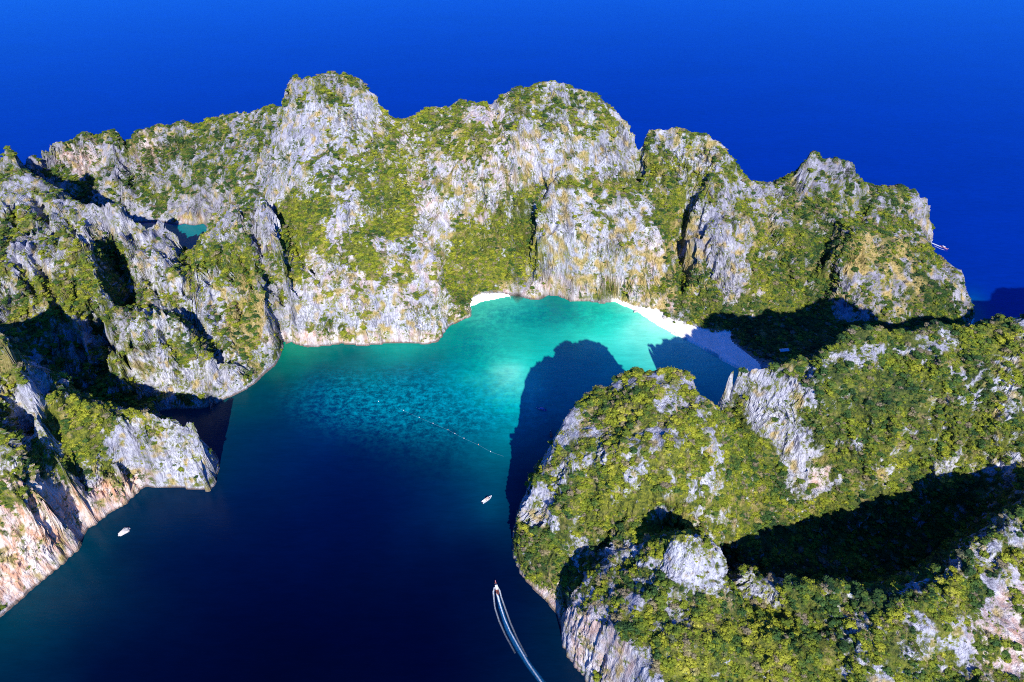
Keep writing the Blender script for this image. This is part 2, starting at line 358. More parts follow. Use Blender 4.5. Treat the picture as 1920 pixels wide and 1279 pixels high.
# clefts and blades traced where they show on the rock, carved into the relief
def hit(px, py):
    d = (px-960)/1280.0; v = (py-639.5)/1280.0
    t = np.linspace(150, 1600, 1800)
    x = d*t; y = t*(CP-v*SP); z = CH-t*(SP+v*CP)
    h = height(x, y); k = np.argmax(h >= z)
    return x[k], y[k]
carve = [
 (-16, 4, (15, 370), (30, 430)), (-16, 4, (70, 370), (95, 430)), (-14, 4, (120, 400), (140, 440)), (-14, 4, (230, 410), (262, 460)), (-14, 4, (270, 500), (300, 560)), (-14, 4, (375, 470), (395, 520)), (-12, 4, (390, 620), (415, 700)), (-12, 4, (250, 640), (275, 720)),
 (-30, 11, (322, 425), (338, 450), (348, 480)),
 (-9, 4, (20, 720), (50, 800), (70, 860)), (-9, 4, (100, 800), (130, 870)), (-8, 4, (170, 800), (190, 860)), (-7, 4, (210, 810), (225, 870)), (-7, 3.5, (320, 830), (335, 880)), (-6, 3, (20, 960), (60, 1020)), (-6, 3, (70, 960), (110, 1030)),
 (-14, 8, (500, 235), (474, 300), (490, 360), (530, 405)), (-12, 7, (768, 235), (786, 320), (800, 420)), (-14, 8, (1188, 262), (1216, 330), (1256, 395), (1278, 470), (1284, 530)),
 (-14, 8, (1456, 360), (1505, 405), (1550, 425)), (-10, 7, (1640, 352), (1600, 405)), (-14, 8, (1562, 432), (1545, 500), (1532, 575)), (-12, 7, (176, 245), (192, 300)),
 (-12, 7, (528, 185), (522, 225), (482, 262)), (-10, 6, (532, 500), (590, 470), (612, 462)), (-10, 6, (1440, 400), (1462, 470), (1480, 540)), (-12, 7, (985, 505), (1008, 545)),
 (-12, 6, (925, 190), (932, 240)), (-8, 5, (700, 215), (690, 260), (640, 300)), (-9, 5, (1105, 345), (1180, 345), (1230, 380)), (-12, 7, (232, 245), (246, 280)),
 (-18, 3.5, (1135, 264), (1112, 288), (1100, 306)), (-26, 5, (1196, 254), (1199, 300)), (-16, 4, (1036, 328), (1020, 358), (1012, 374)),
 (-22, 5, (994, 394), (1000, 440)), (-9, 3, (1042, 418), (1022, 450), (1014, 500), (1030, 545)), (-12, 3, (800, 420), (815, 480), (830, 540), (845, 595)),
 (-22, 4, (548, 440), (575, 480), (598, 522)), (-26, 8, (1300, 362), (1292, 400), (1290, 440)), (-10, 3, (1315, 440), (1328, 510)),
 (-20, 6, (250, 266), (262, 310), (270, 330)), (-15, 4, (390, 352), (402, 398)), (-15, 4, (412, 332), (430, 385)), (-16, 5, (1592, 430), (1572, 460), (1560, 492)),
 (-24, 4, (478, 420), (500, 520), (520, 600)), (-22, 4, (500, 430), (514, 500), (528, 560)), (-16, 3.5, (455, 470), (472, 530)), (-20, 4, (505, 560), (522, 640)),
 (-14, 3.5, (300, 610), (325, 650)), (-20, 5, (245, 776), (262, 840), (272, 905)), (-26, 7, (340, 578), (366, 602)), (-22, 8, (1362, 1024), (1372, 1075)),
 (-10, 3, (1064, 1110), (1060, 1180)), (-18, 4, (30, 480), (60, 540)), (-18, 4, (60, 470), (92, 535)), (-18, 4, (100, 560), (132, 620)),
 (-10, 3.5, (200, 300), (212, 350)), (-7, 3, (840, 270), (846, 350)), (-8, 3, (1150, 330), (1130, 345)), (-8, 3, (640, 470), (665, 500)),
 (-9, 4, (1500, 660), (1512, 700)), (-9, 3, (1380, 740), (1388, 790)), (-12, 6, (1520, 500), (1512, 560)), (-12, 5, (1250, 985), (1300, 975)),
 (-10, 4, (60, 700), (90, 790)), (-8, 3, (120, 690), (150, 740)), (-9, 3, (350, 830), (372, 870)), (-8, 3, (300, 800), (320, 850)), (-12, 4, (380, 800), (398, 850)),
 (12, 5, (612, 455), (640, 420), (668, 374)), (9, 4, (690, 394), (705, 368), (722, 402)), (12, 4, (484, 376), (502, 420), (524, 500), (538, 570)), (26, 5, (34, 314), (40, 328)),
 (9, 4, (440, 400), (468, 470), (486, 540)), (8, 4, (145, 445), (178, 520), (195, 600)), (9, 5, (1180, 520), (1160, 545)), (8, 5, (290, 480), (330, 520)), (8, 4, (20, 640), (55, 740)), (8, 4, (100, 755), (130, 745)),
 (7, 4, (1275, 1020), (1290, 1060)), (9, 5, (1380, 1080), (1400, 1075)), (8, 5, (215, 395), (300, 405)), (8, 4, (800, 200), (812, 194)), (10, 5, (1500, 312), (1520, 300))]
def seg_dist(pts):
    dmin = np.full(GXm.shape, 1e9)
    for (x0, y0), (x1, y1) in zip(pts[:-1], pts[1:]):
        ux, uy = x1-x0, y1-y0; l2 = ux*ux+uy*uy+1e-6
        t = np.clip(((GXm-x0)*ux+(GYm-y0)*uy)/l2, 0, 1)
        dmin = np.minimum(dmin, np.hypot(GXm-x0-t*ux, GYm-y0-t*uy))
    return dmin
dH = np.zeros(H.shape); wob = fbm(GXm, GYm, GXm*0, 18, 2, 131)*5
for c in carve:
    q = [hit(*p) for p in c[2:]]
    pts = []
    for a, b in zip(q[:-1], q[1:]):
        pts.append(a)
    pts.append(q[-1])
    dd = np.maximum(seg_dist(pts)+wob*0.5, 0)
    dH += c[0]*np.exp(-(dd/(c[1]*1.15))**2)
for wx_, wy_, rr, dp in [(-458, 760, 20, 26), (-466, 792, 16, 14)]:
    dH -= dp*np.exp(-((GXm-wx_)**2+(GYm-wy_)**2)/rr**2)
dH -= 44*np.exp(-(np.maximum(seg_dist([(160, 398), (164, 425), (166, 450), (170, 480)])-5, 0)/9)**2)
H = np.where(SEA, H, H+dH*sstep(4, 24, H))

sandpoly = [(1140, 560), (1160, 561), (1189, 573), (1236, 582), (1249, 594), (1285, 605), (1336, 621), (1373, 621), (1371, 639), (1396, 658), (1424, 680), (1440, 720), (1360, 700), (1300, 660), (1200, 600)]
sandpoly = [P(a, b, 2.5)[:2] for a, b in sandpoly]
covepoly = [P(a, b, 2.5)[:2] for a, b in [(878, 580), (883, 560), (903, 550), (941, 549), (956, 551), (968, 556), (960, 566), (900, 580)]]
SANDG = (in_poly(GXm, GYm, sandpoly) | in_poly(GXm, GYm, covepoly)) & ~SEA
H = np.where(SANDG, 2.3, H)

# ------------------------------------------------------------------ land mesh, finer where it is steep
ac = np.concatenate([np.linspace(-1.35, -0.74, 60, endpoint=False), np.linspace(-0.74, 0.76, 1180), np.linspace(0.76, 1.3, 61)[1:]])
NR = 1060
yf = np.linspace(20, 1190, 1400)
AF, YF = np.meshgrid(ac, yf)
XF = AF*(YF+300)
ZF = np.clip(height(XF, YF), -3, 400)
inside = (XF > GX0) & (XF < GX1)
ZF = np.where(inside, ZF, -3)
D = CP*YF+SP*(CH-ZF)
dz = np.abs(np.gradient(ZF, axis=0))/(yf[1]-yf[0])
wgt = (0.55*480/D+0.75*np.minimum(dz, 9))/D
wgt *= np.where(ZF < -2.5, 0.25, 1.0)
wgt = blur(blur(wgt, 9, 0), 9, 1); wgt = blur(blur(wgt, 9, 1), 5, 0)
cum = np.cumsum(wgt, axis=0); cum = (cum-cum[0])/(cum[-1]-cum[0])
tq = np.linspace(0, 1, NR)
YY = np.empty((NR, len(ac)))
for c in range(len(ac)):
    YY[:, c] = np.interp(tq, cum[:, c], yf)
XX = np.broadcast_to(ac, YY.shape)*(YY+300)
ZZ = height(XX, YY)
ZZ = np.where((XX > GX0) & (XX < GX1), ZZ, -3)
def gnormals(X, Y, Z):
    V = np.stack([X, Y, Z], -1)
    du = np.gradient(V, axis=1); dv = np.gradient(V, axis=0)
    n = np.cross(du, dv); n /= np.maximum(np.linalg.norm(n, axis=-1, keepdims=True), 1e-9)
    n[n[..., 2] < 0] *= -1
    return n
px0, py0, _ = proj(XX, YY, ZZ)
N = gnormals(XX, YY, ZZ)
Nb = np.stack([blur(blur(N[..., k], 9, 0), 9, 1) for k in range(3)], -1)
Nb /= np.linalg.norm(Nb, axis=-1, keepdims=True)
steep = 1-Nb[..., 2]
rough = sstep(2, 20, ZZ)
veg_zones = [
 (350,290,170,55,0,.56),(100,285,45,25,0,.35),(150,300,40,25,0,.15),(215,330,28,50,0,.35),(160,260,40,20,0,.6),(370,390,34,30,0,.12),(412,372,20,32,0,.12),(270,255,40,16,0,.5),
 (440,240,60,25,0,.5),(470,300,35,60,0,.35),(220,415,110,32,5,.15),(290,450,60,30,0,.12),(580,250,60,45,-30,.12),(640,225,70,30,0,.15),(540,320,50,50,0,.15),(640,300,60,70,0,.3),(620,350,30,30,0,.4),(500,180,30,25,0,.6),
 (560,175,25,25,0,.35),(625,150,45,12,0,.6),(670,170,25,20,0,.4),(600,180,30,14,0,.7),(730,290,50,70,0,.62),(700,350,50,40,0,.85),(570,420,42,80,0,.97),(545,490,25,30,0,.7),(720,420,70,22,-10,.95),(660,400,42,34,-35,.08),(625,430,22,24,0,.08),
 (690,480,80,22,0,.6),(650,520,60,30,0,.35),(740,510,50,40,0,.4),(680,590,110,40,0,.3),(620,605,26,26,0,.7),(790,540,40,50,0,.15),(720,460,30,18,0,.15),(775,600,50,30,0,.2),(570,560,32,80,0,.12),(600,500,30,20,0,.12),
 (895,490,60,55,0,1),(950,460,55,60,0,1),(880,530,40,22,0,.95),(985,500,32,25,0,.95),(810,240,60,40,0,.7),(850,210,50,18,0,.45),(905,215,30,22,0,.1),(835,350,40,60,0,.25),(810,440,30,70,0,.2),(890,350,40,50,0,.4),(880,270,40,40,0,.65),(940,270,25,40,0,.5),
 (1000,300,70,50,0,.15),(960,230,40,22,0,.35),(1040,180,80,28,0,.5),(1080,240,50,40,0,.38),(890,400,30,40,0,.4),(920,360,20,50,0,.15),(970,380,40,40,0,.8),(1000,520,28,30,0,.12),(950,540,20,16,0,.2),
 (1060,400,48,40,0,.12),(1130,390,50,26,0,.25),(1110,450,70,50,0,.22),(1150,500,60,30,0,.35),(1070,520,40,30,0,.2),(1210,450,30,60,0,.15),(1090,345,60,10,0,.7),(1150,290,40,28,-30,.15),(1140,250,40,26,0,.5),
 (1240,320,24,60,-20,.75),(1255,400,28,40,0,.9),(1240,260,26,20,0,.3),(1300,265,36,26,0,.6),(1345,270,24,26,0,.2),(1300,320,40,22,0,.45),(1290,540,40,34,0,.85),(1320,580,50,28,0,.9),(1265,580,30,16,0,.2),(1200,550,20,14,0,.5),
 (1325,370,26,40,0,.6),(1350,440,48,60,0,.12),(1370,520,30,40,0,.12),(1405,380,50,32,0,.25),(1440,440,50,70,-25,.62),(1500,520,60,70,0,1),(1430,560,30,40,0,.7),(1535,440,30,50,0,1),(1500,400,36,26,0,.6),
 (1520,330,26,34,0,.4),(1560,320,34,28,0,.25),(1590,350,30,34,0,.45),(1655,375,55,24,0,.6),(1728,405,16,40,0,.12),(1610,410,40,22,0,.7),(1590,460,24,36,0,.6),(1650,470,40,32,0,.45),(1600,550,40,40,0,.25),(1680,540,40,30,0,.35),(1755,570,36,30,0,.9),(1780,510,28,22,0,.25),(1800,560,14,40,0,.2),
 (40,370,60,30,0,.2),(20,420,40,24,0,.8),(90,400,40,40,0,.35),(110,455,30,40,0,.5),(60,480,40,28,0,.15),(120,545,42,50,0,.85),(150,620,20,30,0,.3),(100,500,30,20,0,.3),(215,490,22,70,0,.9),(260,470,32,30,0,.4),(300,510,40,40,0,.15),(340,500,20,26,0,.6),(400,480,60,30,0,.85),(450,500,40,30,0,.9),
 (460,580,28,50,0,.6),(480,640,20,24,0,.6),(500,440,22,60,0,.12),(510,560,22,60,0,.25),(420,430,30,26,0,.25),(400,560,36,50,0,.3),(280,560,40,20,0,.5),(270,610,40,26,0,.25),(340,660,26,20,0,.7),(225,700,28,50,0,.85),(300,700,50,30,0,.25),(400,700,50,30,0,.25),(270,540,30,16,0,.3),
 (150,790,60,40,0,.95),(130,850,50,30,0,.85),(190,880,30,22,0,.7),(230,830,20,50,0,.12),(330,850,55,50,0,.12),(300,800,24,20,0,.5),(250,775,20,12,0,.5),(20,690,30,50,0,.7),(55,740,22,60,0,.12),(30,940,36,22,0,.8),(10,900,26,30,0,.6),(70,1010,80,80,40,.02),(40,1090,60,40,0,.03),(200,930,50,30,0,.05),
 (1330,735,34,30,0,.35),(1270,715,60,9,0,.35),(1090,790,32,22,0,.2),(1055,800,14,30,0,.1),(1120,860,26,12,0,.4),(1225,760,50,12,0,.35),(1245,825,22,26,-40,.15),(1190,840,22,30,0,.5),(1262,885,12,34,0,.15),(1343,840,14,80,0,.45),(1328,912,12,20,0,.15),(1008,950,22,30,0,.03),(1030,980,16,16,0,.15),(1190,900,22,22,0,.3),
 (1240,960,16,12,0,.3),(1170,1060,30,30,0,.3),(1200,1115,40,28,0,.3),(1300,1065,42,42,0,.08),(1320,1020,20,16,0,.3),(1110,1190,50,40,40,.02),(1170,1250,60,40,40,.02),(1050,1160,10,50,0,.03),(1020,1130,16,30,0,.05),(1240,1160,26,16,0,.4),(1150,760,60,30,0,.85),(1150,950,80,50,0,1),(1020,1050,40,50,0,1),
 (1280,900,60,60,0,.85),(1400,1220,120,50,0,1),(1400,900,50,80,0,1),(1380,790,20,40,0,1),(1385,710,34,20,0,.45),(1440,690,40,16,0,.5),(1440,790,26,46,-40,.08),(1500,860,24,40,-35,.12),(1500,730,50,22,0,.4),(1600,660,70,16,-12,.2),(1540,690,40,20,0,.7),(1700,640,50,16,0,.4),(1770,640,30,16,0,.25),(1840,720,50,30,0,.5),(1900,740,30,40,0,.45),
 (1650,760,110,50,0,1),(1820,800,80,40,0,.95),(1620,860,80,40,0,.9),(1540,880,16,40,0,.3),(1850,640,60,24,0,.95),(1840,1040,30,20,0,.3),(1880,1100,60,40,0,.25),(1800,1060,24,20,0,.5),(1900,1200,40,80,0,.08),(1780,1130,40,30,0,.85),(1600,1150,40,20,0,.5),(1730,1170,40,30,0,.35),(1660,1230,60,40,0,.8),(1560,1130,60,30,0,1),(1740,1230,40,40,0,.7),(1830,1200,40,50,0,.25),(1500,650,100,34,0,1),(1420,640,60,26,0,1),(1600,630,120,20,0,1),(1600,1000,160,60,0,1),(1700,960,90,50,0,1)]
tint_zones = [
 (350,300,200,70,0,.22),(100,290,60,30,0,.2),(600,160,90,40,0,.4),(570,420,60,90,0,.62),(720,400,90,60,0,.6),(760,280,90,70,0,.62),(900,480,80,60,0,.85),(960,450,30,50,0,.45),(1000,500,40,30,0,1.0),(1060,190,100,40,0,.55),
 (680,560,150,70,0,.7),(430,500,70,50,0,.6),(120,560,60,80,0,.75),(1250,400,50,40,0,.45),(1310,560,60,50,0,.3),(1440,470,60,90,0,.5),(1540,480,60,110,0,.25),(1600,350,120,50,0,.22),(1660,450,60,40,0,.35),(1760,560,60,50,0,.1),
 (1200,850,180,130,0,.8),(1080,1020,130,60,0,.35),(1030,1000,60,80,0,.25),(1400,850,50,110,0,.65),(1650,780,220,120,0,.42),(1500,930,80,60,0,.4),(1350,1200,160,80,0,.62),(1560,1130,80,40,0,.15),(1700,1220,120,60,0,.55),(1480,640,120,40,0,.2),(1850,1080,80,60,0,.5),(150,820,90,60,0,.75),(220,500,30,80,0,.5)]
tan_zones = [(460,590,26,60,0,.9),(20,660,30,36,0,.6),(130,780,30,14,0,.5),(860,320,50,60,0,.35),(1050,330,60,50,0,.4),(1000,280,70,40,0,.3),(900,530,40,20,0,.5),(1110,470,80,50,0,.45),(1200,520,50,40,0,.5),(1100,355,60,10,0,.6),(1280,480,30,60,0,.6),
 (1640,470,50,30,0,.8),(1700,530,40,40,0,.5),(1430,430,40,40,0,.4),(1250,560,40,20,0,.5),(700,550,60,60,0,.3),(1400,930,40,30,0,.3),(1450,970,60,18,0,.5),(120,520,30,30,0,.4),(1300,300,60,40,0,.4),(440,340,30,30,0,.4),(330,240,60,20,0,.35),(1560,990,60,20,0,.2)]
pink_zones = [(60,1010,110,90,40,1.0),(200,940,60,26,-30,.9),(700,635,150,12,0,.5),(130,1020,20,30,0,.6),(870,590,20,14,0,.6),(1100,545,100,20,0,.35),(1200,570,50,14,0,.5),(1900,1200,50,80,0,.7),(1020,1110,40,40,40,.7),(1100,1220,60,60,0,.3),(370,412,30,8,0,.3),(1440,575,40,30,0,.3),(1540,890,14,20,0,.6),(1230,500,20,50,0,.3),(850,280,100,100,0,.2),(150,300,30,20,0,.4),(270,275,20,30,0,.5),(700,500,120,60,0,.15)]
vz0 = ell(px0, py0, veg_zones, 0.6)
calm_zones = [(1370, 715, 50, 45, 0, 1.0), (1440, 800, 70, 70, 0, .7), (1220, 700, 130, 35, 0, 1.0), (1050, 800, 40, 70, 0, .9), (900, 340, 60, 90, 0, .3), (1130, 1210, 110, 90, 0, .9), (60, 1010, 130, 110, 0, .6), (1900, 1210, 60, 90, 0, .7), (1300, 1065, 50, 45, 0, .4), (680, 600, 150, 45, 0, .45), (1120, 460, 130, 100, 0, .4), (350, 860, 80, 60, 0, .4), (1450, 820, 60, 60, 0, .3)]
calm = 1-0.82*np.clip(ell(px0, py0, calm_zones, 0.0), 0, 1)
# flutes: long down the wall, narrow across it
lean = noise3(XX/90, YY/90, ZZ/90, 31)*16+noise3(XX/25, YY/25, ZZ/40, 32)*4
fl1 = 1-np.abs(fbm(XX+lean, YY+lean, ZZ*0.16, 15, 3, 21, 0.6))*2.4
fl2 = 1-np.abs(fbm(XX+lean, YY-lean, ZZ*0.12, 5.5, 3, 25, 0.6))*2.4
big = fbm(XX, YY, ZZ, 38, 3, 41)
fine = fbm(XX, YY, ZZ, 4.0, 2, 45)
frm = 0.25+1.5*sstep(-0.35, 0.45, fbm(XX, YY, ZZ, 45, 2, 141))   # some walls are fluted, some smooth
big2 = (np.abs(fbm(XX, YY, ZZ*0.8, 34, 2, 145))-0.25)*2
ledge = fbm(XX*0.25, YY*0.25, ZZ, 9, 2, 51)
kar = sstep(0.10, 0.5, steep)*(1-0.55*sstep(0.5, 0.9, vz0))
disp = rough*calm*((fl1-0.5)*(0.6+2.5*kar)*frm+(fl2-0.5)*(0.4+1.3*kar)*frm+big*4.2+big2*2.4+fine*0.5+ledge*1.2*kar)
dirn = Nb.copy(); dirn[..., 2] *= 0.75
XX = XX+dirn[..., 0]*disp; YY = YY+dirn[..., 1]*disp; ZZ = ZZ+dirn[..., 2]*disp
N = gnormals(XX, YY, ZZ)

# ------------------------------------------------------------------ what grows where
vz = vz0
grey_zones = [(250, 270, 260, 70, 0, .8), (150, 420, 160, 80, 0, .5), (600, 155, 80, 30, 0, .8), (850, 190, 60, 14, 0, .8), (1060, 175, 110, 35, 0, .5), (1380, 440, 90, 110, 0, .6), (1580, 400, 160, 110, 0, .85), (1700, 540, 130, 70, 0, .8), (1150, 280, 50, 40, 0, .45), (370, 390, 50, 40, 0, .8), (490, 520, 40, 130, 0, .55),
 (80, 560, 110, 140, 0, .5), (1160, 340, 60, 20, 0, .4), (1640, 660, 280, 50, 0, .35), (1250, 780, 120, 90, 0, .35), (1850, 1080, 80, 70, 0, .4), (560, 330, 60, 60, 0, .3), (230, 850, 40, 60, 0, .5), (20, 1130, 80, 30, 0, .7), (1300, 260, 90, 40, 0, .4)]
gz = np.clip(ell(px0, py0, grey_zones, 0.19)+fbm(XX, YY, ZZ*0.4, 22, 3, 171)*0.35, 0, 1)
tz = ell(px0, py0, tint_zones, 0.5)
bz = ell(px0, py0, tan_zones, 0.19)
pz = ell(px0, py0, pink_zones, 0.0)
nv = 0.75*fbm(XX, YY, ZZ*0.6, 20, 5, 61, 0.72)+0.55*fbm(XX, YY, ZZ*0.7, 6, 2, 66, 0.6)
slope_f = N[..., 2]
veg = sstep(-0.10, 0.16, (vz-0.50)*1.5+nv*0.98+(slope_f-0.55)*0.6)
veg *= sstep(1.8, 4.5, ZZ)
grass = np.clip(sstep(-0.2, 0.25, (vz-0.40)*0.8+fbm(XX, YY, ZZ, 11, 4, 71, 0.7)*0.9), 0, 1)*sstep(2, 6, ZZ)
tan_ = np.clip(sstep(0.0, 0.5, bz-0.32+fbm(XX, YY, ZZ, 12, 3, 81)*0.7), 0, 1)
pink = np.clip(pz+fbm(XX, YY, ZZ*0.5, 14, 3, 91)*0.45*(pz > 0.05), 0, 1)
tint = np.clip(tz+fbm(XX, YY, ZZ, 30, 4, 95, 0.7)*0.42, 0, 1)
# sand: in front of the jungle edge
sx, sy, _ = proj(XX, YY, ZZ)
sand = (in_poly(XX, YY, sandpoly) | in_poly(XX, YY, covepoly)) & (ZZ < 3.6)
ZZ = np.where(sand, np.minimum(ZZ, 2.4+0.25*noise3(XX/14, YY/14, XX*0)), ZZ)

# ------------------------------------------------------------------ materials
def mat(name):
    m = bpy.data.materials.new(name); m.use_nodes = True
    nt = m.node_tree; nt.nodes.clear()
    o = nt.nodes.new("ShaderNodeOutputMaterial"); b = nt.nodes.new("ShaderNodeBsdfPrincipled")
    nt.links.new(b.outputs[0], o.inputs[0])
    return m, nt, b
def node(nt, kind, **kw):
    n = nt.nodes.new(kind)
    for k, v in kw.items(): setattr(n, k, v)
    return n
def attr(nt, name):
    n = node(nt, "ShaderNodeAttribute"); n.attribute_name = name
    return n
def mixc(nt, fac, a, b, mode='MIX'):
    n = node(nt, "ShaderNodeMix", data_type='RGBA', blend_type=mode)
    for s, v in ((n.inputs[0], fac), (n.inputs[6], a), (n.inputs[7], b)):
        if isinstance(v, (tuple, float, int)): s.default_value = v if not isinstance(v, tuple) else (*v, 1.0)
        else: nt.links.new(v, s)
    return n.outputs[2]
def tex(nt, scale, detail=4, stretch=(1, 1, 1), rough=0.55, dist=0.0):
    g = node(nt, "ShaderNodeNewGeometry"); mp = node(nt, "ShaderNodeMapping")
    mp.inputs['Scale'].default_value = stretch
    nt.links.new(g.outputs['Position'], mp.inputs[0])
    n = node(nt, "ShaderNodeTexNoise"); n.inputs['Scale'].default_value = scale; n.inputs['Detail'].default_value = detail
    n.inputs['Roughness'].default_value = rough; n.inputs['Distortion'].default_value = dist
    nt.links.new(mp.outputs[0], n.inputs['Vector'])
    return n.outputs[0]
def ramp(nt, fac, stops):
    r = node(nt, "ShaderNodeValToRGB"); e = r.color_ramp.elements
    while len(e) > 1: e.remove(e[-1])
    for i, (p, c) in enumerate(stops):
        q = e[0] if i == 0 else e.new(p)
        q.position = p; q.color = (c, c, c, 1) if isinstance(c, (float, int)) else (*c, 1)
    nt.links.new(fac, r.inputs[0])
    return r.outputs[0]
def simple(name, col, rough=0.5, metal=0.0):
    m, nt, b = mat(name)
    n = tex(nt, 3.0, 3)
    c = mixc(nt, ramp(nt, n, [(0.3, 0.0), (0.7, 1.0)]), tuple(0.86*x for x in col), col)
    nt.links.new(c, b.inputs['Base Color'])
    b.inputs['Roughness'].default_value = rough; b.inputs['Metallic'].default_value = metal
    return m

def rock_material():
    m, nt, b = mat("limestone_with_scrub")
    lk = nt.links.new
    streak = tex(nt, 0.16, 6, (1, 1, 0.12), 0.6, 0.4)
    fine = tex(nt, 0.8, 5, (1, 1, 0.3), 0.6)
    patch = tex(nt, 0.03, 3)
    base = ramp(nt, streak, [(0.28, (0.30, 0.30, 0.33)), (0.44, (0.46, 0.462, 0.48)), (0.58, (0.535, 0.53, 0.535)), (0.78, (0.60, 0.595, 0.59))])
    crack = ramp(nt, tex(nt, 0.17, 7, (1, 1, 0.2), 0.68, 0.5), [(0.462, 0.0), (0.490, 0.95), (0.502, 0.95), (0.53, 0.0)])
    base = mixc(nt, crack, base, (0.13, 0.125, 0.15))
    base = mixc(nt, ramp(nt, fine, [(0.34, 0.8), (0.48, 0.0)]), base, (0.16, 0.155, 0.18))
    base = mixc(nt, ramp(nt, patch, [(0.42, 0.35), (0.60, 0.0)]), base, (0.33, 0.32, 0.37))
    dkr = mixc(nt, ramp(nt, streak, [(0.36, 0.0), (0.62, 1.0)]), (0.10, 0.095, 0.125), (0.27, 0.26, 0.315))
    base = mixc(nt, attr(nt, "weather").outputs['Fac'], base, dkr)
    pk = mixc(nt, ramp(nt, streak, [(0.42, 0.0), (0.58, 1.0)]), (0.50, 0.27, 0.16), (0.64, 0.53, 0.44))
    base = mixc(nt, attr(nt, "pink").outputs['Fac'], base, pk)
    tn = mixc(nt, ramp(nt, fine, [(0.4, 0.0), (0.6, 1.0)]), (0.24, 0.17, 0.05), (0.42, 0.32, 0.13))
    base = mixc(nt, attr(nt, "dry").outputs['Fac'], base, tn)
    gr = mixc(nt, attr(nt, "tint").outputs['Fac'], (0.055, 0.075, 0.03), (0.19, 0.20, 0.03))
    gb = ramp(nt, tex(nt, 0.35, 5, (1, 1, 1), 0.7), [(0.44, 0.0), (0.56, 1.0)])
    mul = node(nt, "ShaderNodeMath", operation='MULTIPLY'); lk(attr(nt, "grass").outputs['Fac'], mul.inputs[0]); lk(gb, mul.inputs[1])
    base = mixc(nt, mul.outputs[0], base, gr)
    sn = ramp(nt, tex(nt, 0.28, 8, (1, 1, 1), 0.75), [(0.40, 0.0), (0.60, 1.0)])  # undergrowth mottling; its dark tones are painted-in depth between the crowns
    soil_d = mixc(nt, sn, (0.014, 0.030, 0.010), (0.065, 0.085, 0.018))
    soil_l = mixc(nt, sn, (0.035, 0.055, 0.010), (0.20, 0.20, 0.022))
    soil = mixc(nt, attr(nt, "tint").outputs['Fac'], soil_d, soil_l)
    base = mixc(nt, attr(nt, "veg").outputs['Fac'], base, soil)
    dg = node(nt, "ShaderNodeMath", operation='MULTIPLY'); lk(attr(nt, "dry").outputs['Fac'], dg.inputs[0]); dg.inputs[1].default_value = 0.5
    base = mixc(nt, dg.outputs[0], base, tn)
    # wave-cut notch and dark tide band
    base = mixc(nt, attr(nt, "tide").outputs['Fac'], base, (0.10, 0.07, 0.05))
    lk(base, b.inputs['Base Color']); b.inputs['Roughness'].default_value = 0.9
    b.inputs['Specular IOR Level'].default_value = 0.15
    bp = node(nt, "ShaderNodeBump"); bp.inputs['Strength'].default_value = 1.0; bp.inputs['Distance'].default_value = 2.0
    lk(tex(nt, 0.55, 6, (1, 1, 0.18), 0.65), bp.inputs['Height']); lk(bp.outputs[0], b.inputs['Normal'])
    return m
def sand_material():
    m, nt, b = mat("white_coral_sand")
    n = tex(nt, 0.15, 5)
    c = mixc(nt, ramp(nt, n, [(0.35, 0.0), (0.65, 1.0)]), (0.76, 0.70, 0.60), (0.84, 0.80, 0.72))
    nt.links.new(c, b.inputs['Base Color']); b.inputs['Roughness'].default_value = 0.95
    return m
def water_material():
    m, nt, b = mat("sea_water")
    lk = nt.links.new
    a = node(nt, "ShaderNodeAttribute"); a.attribute_name = "water"
    co = node(nt, "ShaderNodeAttribute"); co.attribute_name = "coral"
    n1 = tex(nt, 0.12, 10, (1, 1, 1), 0.80, 0.2)
    dark = ramp(nt, n1, [(0.42, 0.0), (0.56, 0.75), (0.68, 1.0)])
    dk = node(nt, "ShaderNodeMath", operation='MULTIPLY'); lk(dark, dk.inputs[0]); lk(co.outputs['Fac'], dk.inputs[1])
    c0 = mixc(nt, dk.outputs[0], a.outputs['Color'], (0.0, 0.105, 0.135))
    spots = ramp(nt, tex(nt, 0.13, 10, (1, 1.2, 1), 0.80, 0.1), [(0.44, 0.0), (0.70, 1.0)])
    sp = attr(nt, "spots")
    ms = node(nt, "ShaderNodeMath", operation='MULTIPLY'); lk(spots, ms.inputs[0]); lk(sp.outputs['Fac'], ms.inputs[1])
    c0 = mixc(nt, ms.outputs[0], c0, (0.0, 0.38, 0.43))
    c0 = mixc(nt, 1.0, c0, ramp(nt, tex(nt, 0.11, 6, (0.45, 1.5, 1), 0.7, 0.3), [(0.3, 0.88), (0.7, 1.12)]), 'MULTIPLY')
    big = tex(nt, 0.004, 5, (1, 2.2, 1), 0.6, 1.0)
    c0 = mixc(nt, 1.0, c0, ramp(nt, big, [(0.3, 0.92), (0.7, 1.06)]), 'MULTIPLY')
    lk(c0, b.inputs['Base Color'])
    b.inputs['Roughness'].default_value = 0.16; b.inputs['IOR'].default_value = 1.33
    b.inputs['Specular IOR Level'].default_value = 0.17
    bp = node(nt, "ShaderNodeBump"); bp.inputs['Strength'].default_value = 0.55; bp.inputs['Distance'].default_value = 0.35
    w = tex(nt, 0.28, 5, (0.55, 1.6, 1), 0.6)
    lk(w, bp.inputs['Height']); lk(bp.outputs[0], b.inputs['Normal'])
    return m
M_ROCK = rock_material(); M_SAND = sand_material(); M_WATER = water_material()

